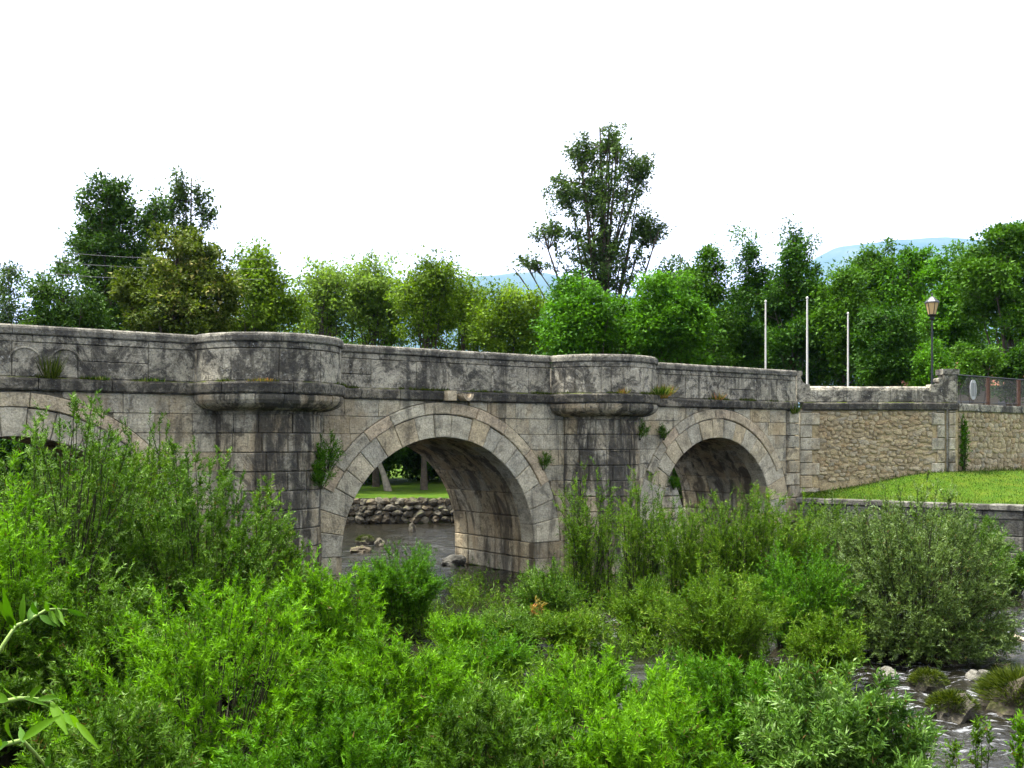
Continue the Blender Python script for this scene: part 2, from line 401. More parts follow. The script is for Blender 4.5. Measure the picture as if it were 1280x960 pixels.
# arch rings, hood courses and vault linings
for ai, (c, r, zs) in enumerate(ARCHES):
    nv = 19 if ai < 2 else 17
    A = [math.pi*i/nv for i in range(nv+1)]
    A = [a if i in (0, nv) else a+R(-.02, .02) for i, a in enumerate(A)]
    for i in range(nv):
        a0, a1 = A[i], A[i+1]
        mid = (a0+a1)/2
        low = mid < 0.46 or mid > math.pi-0.46
        ro = r+RING+(HOOD if low else R(-.02, .02))
        if not (-16.5 < c+r*math.cos(mid)): continue
        ns = 3
        inner = [(c+r*math.cos(a0+(a1-a0)*k/ns), zs+r*math.sin(a0+(a1-a0)*k/ns)) for k in range(ns+1)]
        outer = [(c+ro*math.cos(a1+(a0-a1)*k/ns), zs+ro*math.sin(a1+(a0-a1)*k/ns)) for k in range(ns+1)]
        block('voussoir', inner+outer, flat, 0.62, M['voussoir'], bridge, gap=R(.004, .010), bev=0.016)
    hc = cuts(0.46, math.pi-0.46, 0.2, 0.3)
    for a0, a1 in zip(hc[:-1], hc[1:]):
        r0, r1 = r+RING+0.005, r+RING+HOOD
        ns = 3
        inner = [(c+r0*math.cos(a0+(a1-a0)*k/ns), zs+r0*math.sin(a0+(a1-a0)*k/ns)) for k in range(ns+1)]
        outer = [(c+r1*math.cos(a1+(a0-a1)*k/ns), zs+r1*math.sin(a1+(a0-a1)*k/ns)) for k in range(ns+1)]
        block('hood_stone', inner+outer, flat, 0.4, M['hood'], bridge, gap=0.006, bev=0.02, proud=R(0.025, 0.045))
    # vault lining, stone by stone (seen from below)
    def vault(rr, cc, zz):
        def f(a, b, d):      # a: arc length round, b: along the depth of the bridge, d: into the stone
            th = a/rr; q = rr+d
            return (cc+q*math.cos(th), b, zz+q*math.sin(th))
        return f
    fm = vault(r, c, zs); nb = 13
    rows = [math.pi*r*i/nb for i in range(nb+1)]
    for i in range(nb):
        a0, a1 = rows[i], rows[i+1]
        if ai == 0 and a1 > math.pi*r*0.6: continue
        cc_ = cuts(0.625, BW, 0.8, 1.35)
        for y0, y1 in zip(cc_[:-1], cc_[1:]):
            block('vault_stone', [(a0, y0), ((a0+a1)/2, y0), (a1, y0), (a1, y1), ((a0+a1)/2, y1), (a0, y1)], fm, 0.2, M['barrel'], bridge, gap=0.012, bev=0.02)
    # jamb lining below the springing
    for side in (1, -1):
        if ai == 0 and side < 0: continue
        zr = [-0.5, 0.0]+([0.47, zs] if ai < 2 else [0.47, 0.93, zs])
        for z0, z1 in zip(zr[:-1], zr[1:]):
            cc_ = cuts(0.02, BW, 0.9, 1.5)
            for y0, y1 in zip(cc_[:-1], cc_[1:]):
                fj = (lambda s, X: (lambda a, b, d: (X+s*d, a, b)))(side, c+side*r)
                block('jamb_stone', [(y0, z0), (y1, z0), (y1, z1), (y0, z1)], fj, 0.25, M['barrel'], bridge, gap=0.012, bev=0.02)

# coursed ashlar of the spandrels
rows = [-0.5, 0.0, 0.47, 0.93, 1.36]
rows += [1.36+(ZS-1.36)*i/8 for i in range(1, 9)]
for z0, z1 in zip(rows[:-1], rows[1:]):
    def zb(x):
        b = z0
        for c, r, zs in ARCHES:
            if z1 <= zs+1e-6:
                if abs(x-c) < r+0.02: return 99
            else:
                ro = r+RING+HOOD
                if abs(x-c) < ro: b = max(b, zs+math.sqrt(ro*ro-(x-c)**2)+0.004)
        return b
    xs = cuts(T0, T1-0.55, 0.55, 1.15)
    crit = []
    for c, r, zs in ARCHES:
        if z1 <= zs+1e-6: crit += [c-r-0.02, c+r+0.02]
        else:
            ro = r+RING+HOOD
            for zz in (z0, z1-0.025):
                if 0 < zz-zs < ro:
                    q = math.sqrt(ro*ro-(zz-zs)**2); crit += [c-q, c+q]
    for x0, x1 in zip(xs[:-1], xs[1:]):
        if any(x0 > tc-1.15 and x1 < tc+1.15 for tc in PIERS): continue
        S = sorted(set([x0+(x1-x0)*k/6 for k in range(7)]+[q for q in crit if x0 < q < x1]))
        run, best = [], []
        for x in S:
            if zb(x) < z1-0.02: run.append(x)
            else:
                if len(run) > len(best): best = run
                run = []
        if len(run) > len(best): best = run
        if len(best) < 2 or best[-1]-best[0] < 0.13: continue
        if sum((z1-zb(x)) for x in best)/len(best) < 0.09: continue
        bot = [(x, zb(x)) for x in best]
        if all(abs(b-z0) < 1e-6 for _, b in bot): bot = [bot[0], bot[-1]]
        else:
            keep = [bot[0]]
            for q in range(1, len(bot)-1):
                if not (abs(bot[q-1][1]-z0) < 1e-6 and abs(bot[q+1][1]-z0) < 1e-6): keep.append(bot[q])
            bot = keep+[bot[-1]]
        poly = bot+[(best[-1], z1), (best[0], z1)]
        block('ashlar_block', poly, flat, 0.3, M['ashlar'], bridge, gap=R(.002, .007), bev=0.012)

# later patching of small blocks that narrows the springing of the right-hand arch
c3, r3, z3 = ARCHES[2]
zz = 0.0
while zz < 3.0:
    h = R(0.30, 0.40); z1 = min(zz+h, 3.1)
    edge = lambda z: 6.92-max(0, z-1.2)*0.42-max(0, z-2.3)*0.35
    xl = c3-(math.sqrt(max(0.0, r3*r3-(max(zz, z3)-z3)**2)) if zz > z3 else r3)
    xr0, xr1 = edge(zz), edge(z1)
    xl1 = c3-(math.sqrt(max(0.0, r3*r3-(z1-z3)**2)) if z1 > z3 else r3)
    if xr1 > xl1+0.05:
        m = xl+(xr0-xl)*R(.4, .6)
        block('patch_block', [(xl, zz), (m, zz), (m+R(-.05, .05), z1), (xl1-0.04, z1)], flat, 0.7, M['voussoir'], bridge, proud=R(-.03, .02))
        block('patch_block', [(m, zz), (xr0, zz), (xr1, z1), (m+R(-.03, .03), z1)], flat, 0.9, M['voussoir'], bridge, proud=R(-.03, .02))
    zz = z1

# piers: half-round shafts, corbelled mouldings, refuges
for tc in PIERS:
    f = cyl(tc, PR); L = math.pi*PR
    mk('pier_core', [f(L*i/16, z, 0.06) for z in (-0.8, 4.6) for i in range(17)],
       [(i, i+1, 18+i, 17+i) for i in range(16)], M['mortar'], bridge)
    prow = [-0.5, 0.0, 0.47, 0.93, 1.36]+[1.36+(4.46-1.36)*i/7 for i in range(1, 8)]
    for z0, z1 in zip(prow[:-1], prow[1:]):
        pc = cuts(0.0, L, 0.5, 0.95)
        for a0, a1 in zip(pc[:-1], pc[1:]):
            ns = 4
            poly = [(a0+(a1-a0)*k/ns, z0) for k in range(ns+1)]+[(a1+(a0-a1)*k/ns, z1) for k in range(ns+1)]
            block('pier_stone', poly, f, 0.25, M['pier'], bridge, gap=0.009, bev=0.018)
    ft = cyl(tc, TR); LT = math.pi*TR
    torus = [(-0.6, 4.90), (0.03, 4.90), (0.06, 4.85), (0.05, 4.77), (0.0, 4.69), (-0.09, 4.62), (-0.21, 4.57), (-0.33, 4.545), (-0.44, 4.53), (-0.455, 4.46), (-0.6, 4.46)]
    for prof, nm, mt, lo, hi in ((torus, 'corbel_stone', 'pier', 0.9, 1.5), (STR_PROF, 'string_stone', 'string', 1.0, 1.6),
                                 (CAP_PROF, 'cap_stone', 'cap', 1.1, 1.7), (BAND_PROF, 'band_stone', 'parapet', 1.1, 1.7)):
        pc = cuts(0.03, LT-0.03, lo, hi)
        for a0, a1 in zip(pc[:-1], pc[1:]):
            sweep(nm, prof, ft, a0, a1, 6, M[mt], bridge, smooth_=False)
    pc = cuts(0.02, LT-0.02, 0.7, 1.3)
    for a0, a1 in zip(pc[:-1], pc[1:]):
        ns = 5
        poly = [(a0+(a1-a0)*k/ns, ZT+0.005) for k in range(ns+1)]+[(a1+(a0-a1)*k/ns, 5.92) for k in range(ns+1)]
        block('parapet_stone', poly, ft, 0.33, M['parapet'], bridge, gap=0.006, bev=0.014)
    mk('refuge_floor', [ft(LT*i/16, 5.02, 0.05) for i in range(17)], [tuple(range(17))], M['mortar'], bridge)

# straight parapet, caps and string course between the refuges
runs = [(T0, PIERS[0]-TR+0.01), (PIERS[0]+TR-0.01, PIERS[1]-TR+0.01), (PIERS[1]+TR-0.01, T1-0.02)]
fs = lambda a, z, d: (a, d, z)
for a, b in runs:
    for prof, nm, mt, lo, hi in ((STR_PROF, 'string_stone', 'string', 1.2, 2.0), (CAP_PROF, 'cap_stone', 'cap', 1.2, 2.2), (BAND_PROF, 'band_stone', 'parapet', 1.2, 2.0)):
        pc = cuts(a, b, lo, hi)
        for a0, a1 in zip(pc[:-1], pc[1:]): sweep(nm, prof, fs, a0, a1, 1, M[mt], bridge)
    pc = cuts(a, b, 0.75, 1.5)
    for a0, a1 in zip(pc[:-1], pc[1:]):
        if rng.random() < 0.22:
            zm = R(5.45, 5.65)
            block('parapet_stone', [(a0, ZT+.005), (a1, ZT+.005), (a1, zm), (a0, zm)], flat, 0.33, M['parapet'], bridge, gap=0.006, bev=0.014)
            block('parapet_stone', [(a0, zm), (a1, zm), (a1, 5.92), (a0, 5.92)], flat, 0.33, M['parapet'], bridge, gap=0.006, bev=0.014)
        else:
            block('parapet_stone', [(a0, ZT+.005), (a1, ZT+.005), (a1, 5.92), (a0, 5.92)], flat, 0.33, M['parapet'], bridge, gap=0.006, bev=0.014)
# carved round-headed frames on the left stretch of parapet
for cxp, hw in ((-12.55, .30), (-11.75, .30), (-13.6, .34)):
    Vc = []; k = 14
    for i in range(k+1):
        th = math.pi*i/k
        for rr, y in ((hw, -0.004), (hw+0.014, -0.022), (hw+0.034, -0.022), (hw+0.048, -0.004)):
            Vc.append((cxp-rr*math.cos(th), y, 5.48+rr*math.sin(th)))
    mk('carved_frame', Vc, [(i*4+j, i*4+j+1, i*4+j+5, i*4+j+4) for i in range(k) for j in range(3)], M['parapet'], bridge)

# drain spouts over the crown of the middle arch
mk('spout_block', [(x, y, z) for x in (-2.30, -2.02) for y in (-0.30, -0.05) for z in (4.91, 5.17)],
   [(0, 1, 3, 2), (4, 6, 7, 5), (0, 4, 5, 1), (2, 3, 7, 6), (0, 2, 6, 4), (1, 5, 7, 3)], M['hood'], bridge)
Vc = []; k = 10
for y in (-0.42, -0.05):
    for i in range(k+1):
        th = math.pi*i/k
        Vc.append((-1.72-0.17*math.cos(th), y, 5.10-0.19*math.sin(th)))
    for i in range(k+1):
        th = math.pi*i/k
        Vc.append((-1.72+0.085*math.cos(th), y, 5.10-0.10*math.sin(th)))
m = 2*(k+1)
o = mk('drain_spout', Vc, [tuple(range(m)), tuple(range(2*m-1, m-1, -1))]+[(i, m+i, m+(i+1) % m, (i+1) % m) for i in range(m)], M['hood'], bridge); fix_normals(o.data)

# end pilaster of the bridge: quoins, and a scrolled shoulder stepping down to the wing wall
zz = 1.0; kk = 0
while zz < ZS-0.05:
    z1 = min(zz+0.43, ZS)
    w = 0.55 if kk % 2 else 0.42
    block('quoin', [(T1-w, zz), (T1+0.14, zz), (T1+0.14, z1), (T1-w, z1)], flat, 0.3, M['ashlar'], bridge, proud=R(0.03, 0.05)); zz = z1; kk += 1

# ------------------------------------------------------------------ WING WALL (rubble between dressed quoins) and boundary wall
def rubble_face(parent, L, zlow, zhigh, a_from, a_to, sw, sh, n_max=299):
    """irregular stones bedded in sandy mortar; variants share their mesh"""
    variants = []
    for i in range(14):
        k = 8; ph = R(0, 6.28); poly = []
        for j in range(k):
            th = 2*math.pi*j/k+R(-.25, .25); q = R(.86, 1.08)
            cxx, sxx = math.cos(th), math.sin(th); e = 0.62
            poly.append((0.5*q*math.copysign(abs(cxx)**e, cxx), 0.5*q*math.copysign(abs(sxx)**e, sxx)))
        b = [(x*R(.70, .84), z*R(.66, .82)) for x, z in poly]
        V = [(x, -1.0+R(-.25, .25), z) for x, z in b]+[(x, -0.25, z) for x, z in poly]+[(x*1.04, 1.0, z*1.04) for x, z in poly]
        Fc = [tuple(range(k))]
        for j in range(k):
            j2 = (j+1) % k; Fc += [(j, k+j, k+j2, j2), (k+j, 2*k+j, 2*k+j2, k+j2)]
        me = bpy.data.meshes.new('rubble_stone'); me.from_pydata(V, [], Fc); me.update(); fix_normals(me); me.materials.append(M['rubble'])
        variants.append(me)
    count = 0
    z = zhigh
    while z > 1.7 and count < n_max:
        h = sh*R(.75, 1.3); a = a_from+R(0, .1)
        while a < a_to and count < n_max:
            w = sw*R(.45, 1.35)*(1.5 if rng.random() < .15 else 1); zc = z-h/2+R(-.055, .055)
            if zc > zlow(a)-0.1:
                o = link('rubble_stone', variants[int(rng.integers(14))], None, parent)
                o.location = (a+w/2, 0.015, zc); o.scale = (w*R(.85, 1.12), R(.016, .05), h*R(.75, 1.2)); o.rotation_euler = (0, R(-.3, .3), 0)
                count += 1
            a += w
        z -= h*0.93

def box_v(x0, x1, y0, y1, z0, z1):
    return ([(x, y, z) for x in (x0, x1) for y in (y0, y1) for z in (z0, z1)],
            [(0, 1, 3, 2), (4, 6, 7, 5), (0, 4, 5, 1), (2, 3, 7, 6), (0, 2, 6, 4), (1, 5, 7, 3)])

wd = W1-W0; LW = wd.length
wing = empty('wing_wall', (W0.x, W0.y, 0), math.atan2(wd.y, wd.x))
tag(wing, 'tan rubble wing wall with low grey parapet between the bridge and the lamp', 'wall')
mk('wall_core', *box_v(0.02, LW+0.3, 0.03, 0.55, 0.9, 4.95), M['rubble_mortar'], wing)
lw = lambda a: lawn_z(W0.x+a, 36.4)
rubble_face(wing, LW, lw, 4.84, 0.62, LW-0.72, 0.245, 0.145)
zz = 1.3; kk = 0
while zz < ZS-0.05:
    z1 = min(zz+0.44, ZS-0.002)
    block('quoin', [(0.0, zz), (0.72 if kk % 2 else 0.45, zz), (0.72 if kk % 2 else 0.45, z1), (0.0, z1)], flat, 0.3, M['ashlar'], wing, proud=R(0.02, 0.05))
    if zz > 2.1: block('quoin', [(LW-(0.66 if kk % 2 else 0.46), zz), (LW-0.17, zz), (LW-0.17, z1), (LW-(0.66 if kk % 2 else 0.46), z1)], flat, 0.3, M['ashlar'], wing, proud=R(0.03, 0.06))
    if zz > 2.1: block('quoin', [(LW-0.05, zz), (LW+0.22, zz), (LW+0.22, z1), (LW-0.05, z1)], flat, 0.3, M['ashlar'], wing, proud=R(0.03, 0.06))
    zz = z1; kk += 1
pc = cuts(0.1, LW+0.25, 1.0, 1.7)
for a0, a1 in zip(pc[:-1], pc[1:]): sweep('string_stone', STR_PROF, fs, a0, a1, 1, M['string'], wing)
LOWP = [(-0.38, 5.19), (0.0, 5.19), (0.015, 5.22), (0.015, 5.60), (-0.02, 5.70), (-0.12, 5.745), (-0.28, 5.75), (-0.38, 5.70)]
pc = cuts(0.36, LW-0.68, 1.0, 1.6)
for a0, a1 in zip(pc[:-1], pc[1:]): sweep('parapet_stone', LOWP, fs, a0, a1, 1, M['parapet'], wing)
def scroll(parent, x, s, ztop, zlow, w):
    """shoulder stone: upright end with a concave step and a roll"""
    prof = [(0, 5.19), (0, ztop), (0.16, ztop), (0.20, ztop-0.05), (0.20, ztop-0.13), (0.14, ztop-0.17)]
    for i in range(7):
        th = math.pi/2*i/6
        prof.append((0.14+(w-0.22)*(1-math.cos(th)), ztop-0.19-(ztop-0.19-zlow-0.05)*math.sin(th)))
    prof += [(w-0.02, zlow+0.06), (w, zlow), (w, 5.19)]
    k = len(prof)
    V = [(x+s*a, y, z) for y in (-0.03, 0.38) for a, z in prof]
    o = mk('scroll_stone', V, [tuple(range(k)), tuple(range(2*k-1, k-1, -1))]+[(i, k+i, k+(i+1) % k, (i+1) % k) for i in range(k)], M['parapet'], parent); fix_normals(o.data)
scroll(wing, -0.10, 1, 6.27, 5.76, 0.46)
scroll(wing, LW-0.22, -1, 6.05, 5.76, 0.48)
# pillar beside the lamp, with a moulded cap
mk('pillar', *box_v(LW-0.22, LW+0.26, -0.05, 0.45, 5.19, 6.16), M['parapet'], wing)
mk('pillar_cap', *box_v(LW-0.28, LW+0.31, -0.10, 0.50, 6.163, 6.36), M['cap'], wing)
# dark stone tube standing in for the stained groove between the quoins
mk('stain_groove', *tubes(np.array([[[LW-0.11, -0.06, 2.5], [LW-0.11, -0.06, 3.5], [LW-0.11, -0.06, 5.1]]]), np.full((1, 3), 0.035), 8), M['dark_stone'], wing)

bd = W2-W1; LB = bd.length
bwall = empty('boundary_wall', (W1.x+0.28, W1.y+0.10, 0), math.atan2(bd.y, bd.x))
tag(bwall, 'pale rubble boundary wall carrying the wire fence right of the lamp', 'wall')
mk('wall_core', *box_v(0.0, LB, 0.03, 0.5, 1.5, 4.95), M['rubble_mortar'], bwall)
rubble_face(bwall, LB, lambda a: 2.72, 4.84, 0.12, 7.0, 0.29, 0.19, 299)
pc = cuts(0.06, LB, 1.0, 1.8)
COPE = [(-0.45, 4.96), (0.05, 4.88), (0.07, 4.90), (0.07, 5.10), (0.05, 5.15), (-0.45, 5.16)]
for a0, a1 in zip(pc[:-1], pc[1:]): sweep('coping_stone', COPE, fs, a0, a1, 1, M['parapet'], bwall)

# fence with a white emblem
fence = empty('wire_fence', (W1.x+0.28, W1.y+0.10, 5.15), math.atan2(bd.y, bd.x))
tag(fence, 'rusty post and mesh fence on the boundary wall coping', 'fence')
for i, x in enumerate((0.14, 2.55, 4.9, 7.3, 9.7, 12.1)):
    o = mk('post', *box_v(x-0.055, x+0.055, 0.10, 0.21, 0.0, 1.02), M['rust'], fence)
V, Q = tubes(np.array([[[0.1, 0.155, 1.03], [7, 0.155, 1.03], [LB-1, 0.155, 1.03]]]), np.full((1, 3), 0.022), 6); link('top_rail', idx_mesh('top_rail', V, Q), M['iron'], fence)
V, Q = tubes(np.array([[[0.1, 0.155, 0.08], [7, 0.155, 0.08], [LB-1, 0.155, 0.08]]]), np.full((1, 3), 0.015), 6); link('bottom_rail', idx_mesh('bottom_rail', V, Q), M['iron'], fence)
xs = np.arange(0.2, 9.0, 0.085)
Cw = np.concatenate([np.stack([np.stack([xs, np.full_like(xs, .155), np.full_like(xs, .08)], -1), np.stack([xs+0.9*s, np.full_like(xs, .155+.004*s), np.full_like(xs, 1.02)], -1)], 1) for s in (1, -1)])
Cw[:, :, 0] = np.clip(Cw[:, :, 0], 0.14, 10)
V, Q = tubes(Cw, np.full((len(Cw), 2), 0.0035), 3); o = link('wire_mesh', idx_mesh('wire_mesh', V, Q), M['iron'], fence); o['kind'] = 'stuff'
sign = empty('shield_emblem', (0, 0, 0), math.atan2(bd.y, bd.x)); p2 = W1+bd.normalized()*1.35
sign.location = (p2.x+0.28, p2.y+0.12, 5.32); tag(sign, 'small white striped shield emblem hung on the wire fence', 'emblem')
pl = []
for i in range(20):
    th = 2*math.pi*i/20
    pl.append((0.22*math.copysign(abs(math.cos(th))**.8, math.cos(th)), 0.36+0.36*math.copysign(abs(math.sin(th))**.85, math.sin(th))))
o = mk('shield', [(x, y, z) for y in (0.07, 0.10) for x, z in pl], [tuple(range(20)), tuple(range(39, 19, -1))]+[(i, 20+i, 20+(i+1) % 20, (i+1) % 20) for i in range(20)], M['emblem'], sign); fix_normals(o.data)
for x in (-0.11, 0.0, 0.11):
    mk('stripe', *box_v(x-0.018, x+0.018, 0.058, 0.072, 0.12, 0.60), M['emblem_grey'], sign)

# street lamp
lp = at(1165, 465, 38.2)
lamp = empty('street_lamp', (lp.x, lp.y, 4.9)); tag(lamp, 'black iron lamp post with cream glass lantern behind the wall pillar', 'street lamp')
V, Q = tubes(np.array([[[0, 0, 0], [0, 0, .5], [0, 0, .55], [0, 0, 1.2], [0, 0, 3.42]]]), np.array([[.09, .08, .055, .04, .03]]), 10); link('post', idx_mesh('post', V, Q), M['iron'], lamp)
V, Q = tubes(np.array([[[0, 0, 3.36], [0, 0, 3.42], [0, 0, 3.47], [0, 0, 3.53]]]), np.array([[.05, .11, .07, .15]]), 10); link('bracket', idx_mesh('bracket', V, Q), M['iron'], lamp)
zb0 = 3.54; k = 6
def hexr(r, z): return [(r*.86*math.cos(math.pi/6+2*math.pi*i/k), r*math.sin(math.pi/6+2*math.pi*i/k), z) for i in range(k)]
lan = mk('lantern_frame', hexr(.155, zb0)+hexr(.165, zb0+.03), [tuple(range(k)), tuple(range(k, 2*k))]+[(i, (i+1) % k, k+(i+1) % k, k+i) for i in range(k)], M['iron'], lamp)
a, b = hexr(.15, zb0+.03), hexr(.265, zb0+.45)
for i in range(k):
    j = (i+1) % k
    mk('pane', [a[i], a[j], b[j], b[i]], [(0, 1, 2, 3)], M['amber_glass'], lan)
    V, Q = tubes(np.array([[a[i], b[i]]]), np.full((1, 2), .014), 5); link('bar', idx_mesh('bar', V, Q), M['iron'], lan)
rf = hexr(.30, zb0+.45)+hexr(.29, zb0+.49)+hexr(.12, zb0+.64)+hexr(.03, zb0+.70)+hexr(.035, zb0+.76)+hexr(.004, zb0+.84)
mk('lantern_roof', rf, [tuple(range(k))]+[(r_*k+i, r_*k+(i+1) % k, (r_+1)*k+(i+1) % k, (r_+1)*k+i) for r_ in range(5) for i in range(k)], M['iron'], lamp)

# three white flagpoles
for px, ptop, Y, lab in ((957, 378, 46, 'leftmost of three slim white flagpoles behind the bridge parapet'),
                         (1009, 374, 42, 'tallest white flagpole, rising behind the end of the bridge parapet'),
                         (1060, 393, 47, 'rightmost white flagpole, rising behind the low wing wall')):
    tp = at(px, ptop, Y)
    fp = empty('flagpole', (tp.x, tp.y, 4.8)); tag(fp, lab, 'flagpole', 'white flagpoles behind the wall')
    H = tp.z-4.8
    V, Q = tubes(np.array([[[0, 0, 0], [0, 0, H*.5], [0, 0, H]]]), np.array([[.045, .04, .032]]), 10); link('pole', idx_mesh('pole', V, Q), M['white_paint'], fp, True)
    V, Q = tubes(np.array([[[0, 0, H], [0, 0, H+.03], [0, 0, H+.08], [0, 0, H+.11]]]), np.array([[.032, .05, .045, .01]]), 10); link('finial', idx_mesh('finial', V, Q), M['white_paint'], fp, True)
    V, Q = tubes(np.array([[[0, 0, 0], [0, 0, .12]]]), np.array([[.16, .14]]), 10); link('base', idx_mesh('base', V, Q), M['iron'], fp)

hb = at(1200, 480, 67)
house = empty('tiled_house', (hb.x, hb.y, 2.3), -.3); tag(house, 'cream house with orange tiled roof glimpsed between the trees at right', 'house')
mk('wall', *box_v(-4, 4, -2.5, 2.5, 0, 5.0), M['plaster'], house)
o = mk('roof', [(-4.4, -3, 4.9), (4.4, -3, 4.9), (4.4, 3, 4.9), (-4.4, 3, 4.9), (-4.4, 0, 6.6), (4.4, 0, 6.6)], [(0, 1, 5, 4), (2, 3, 4, 5), (0, 4, 3), (1, 2, 5), (0, 3, 2, 1)], M['roof_tile'], house); fix_normals(o.data)
for x in (-2.4, 0, 2.4):
    w_ = mk('window', *box_v(x-.5, x+.5, -2.56, -2.44, 2.6, 4.0), M['emblem_grey'], house)
    mk('sill', *box_v(x-.6, x+.6, -2.64, -2.45, 2.5, 2.6), M['plaster'], w_)

# ------------------------------------------------------------------ RETAINING WALL and lawn
RW0 = Vector((9.75, 35.6)); RW1 = Vector((15.4, 31.3)); RW2 = Vector((24.5, 25.5))
def retaining(A, B, label):
    d = B-A; L = d.length
    w = empty('retaining_wall', (A.x, A.y, 0), math.atan2(d.y, d.x)); tag(w, label, 'wall')
    mk('wall_core', *box_v(0, L, 0.05, 0.5, -0.6, 1.70), M['dark_stone'], w)
    z = -0.4
    while z < 1.69:
        z1 = min(z+R(.36, .5), 1.70)
        if 1.70-z1 < .15: z1 = 1.70
        xs = cuts(0, L, .6, 1.2)
        for a0, a1 in zip(xs[:-1], xs[1:]): block('wall_block', [(a0, z), (a1, z), (a1, z1), (a0, z1)], flat, .25, M['dark_stone'], w)
        z = z1
    xs = cuts(0, L, 1.0, 1.7)
    for a0, a1 in zip(xs[:-1], xs[1:]): sweep('coping_stone', [(-.5, 1.705), (.05, 1.705), (.07, 1.73), (.06, 1.86), (.03, 1.89), (-.5, 1.89)], fs, a0, a1, 1, M['dark_stone'], w)
retaining(RW0, RW1, 'dark stone riverside retaining wall below the lawn, beside the bridge end')
retaining(RW1, RW2, 'dark stone riverside retaining wall running out of frame at right')

def grid(name, xs, ys, fz, mat, kind='structure', smooth_=True, attr=None):
    X, Y = np.meshgrid(xs, ys); Z = fz(X, Y)
    V = np.stack([X, Y, Z], -1).reshape(-1, 3); nx, ny = len(xs), len(ys)
    i = np.arange(nx-1)[None, :]; j = np.arange(ny-1)[:, None]*nx
    Q = np.stack(np.broadcast_arrays(i+j, i+j+1, i+j+nx+1, i+j+nx), -1).reshape(-1, 4)
    me = idx_mesh(name, V, Q)
    if attr is not None:
        a = me.attributes.new('rapid', 'FLOAT', 'POINT'); a.data.foreach_set('value', attr(X, Y).astype(np.float32).ravel())
    o = link(name, me, mat, None, smooth_); o['kind'] = kind; return o

# lawn laid between retaining wall edge (u=0) and the walls behind (u=1)
def edge_front(s):
    Lp = (RW1-RW0).length; L2 = (RW2-RW1).length; q = s*(Lp+L2)
    p = RW0+(RW1-RW0)*(q/Lp) if q < Lp else RW1+(RW2-RW1)*((q-Lp)/L2)
    return p+Vector((0.30, 0.12))
def edge_back(s):
    L1 = (W1-W0).length; L2 = (W2-W1).length; q = s*(L1+L2)
    return (W0+(W1-W0)*(q/L1) if q < L1 else W1+(W2-W1)*((q-L1)/L2))+Vector((0.05, 0.12))
V = []; NS, NU = 60, 26
for i in range(NS+1):
    for j in range(NU+1):
        s, u = i/NS, j/NU
        a, b = edge_front(s), edge_back(s); p = a+(b-a)*u
        back = 2.02+0.72*float(smooth(np.array((b.x-10.3)/5.0)))
        z = 1.885+(back-1.885)*float(smooth(np.array(u*1.15))) + 0.05*mnoise.noise(Vector((p.x*.5, p.y*.5, 0)))*min(1, u*6)
        V.append((p.x, p.y, z))
lawn = mk('lawn', V, [(i*(NU+1)+j, (i+1)*(NU+1)+j, (i+1)*(NU+1)+j+1, i*(NU+1)+j+1) for i in range(NS) for j in range(NU)], M['lawn'], None, True)
lawn['kind'] = 'structure'
LV = np.array(V).reshape(NS+1, NU+1, 3)

# ------------------------------------------------------------------ foliage generators
def leaf_tris(Pb, D, L, W, up=0.8, wild=0.8):
    n = len(Pb)
    U = np.array([0, 0, up])+rng.normal(0, wild, (n, 3))
    S = unit(np.cross(D, U))
    V = np.stack([Pb+S*(W/2)[:, None], Pb+D*L[:, None], Pb-S*(W/2)[:, None]+D*(L*.12)[:, None]], 1)
    return V.reshape(-1, 3)

def leaf_quads(Pb, D, L, W, up=0.8, wild=0.8):
    n = len(Pb)
    U = np.array([0, 0, up])+rng.normal(0, wild, (n, 3))
    S = unit(np.cross(D, U))
    Nn = np.cross(S, D)
    m = Pb+D*(L*.45)[:, None]+Nn*(L*.06)[:, None]
    V = np.stack([Pb, m+S*(W/2)[:, None], Pb+D*L[:, None], m-S*(W/2)[:, None]], 1)
    return V.reshape(-1, 3)

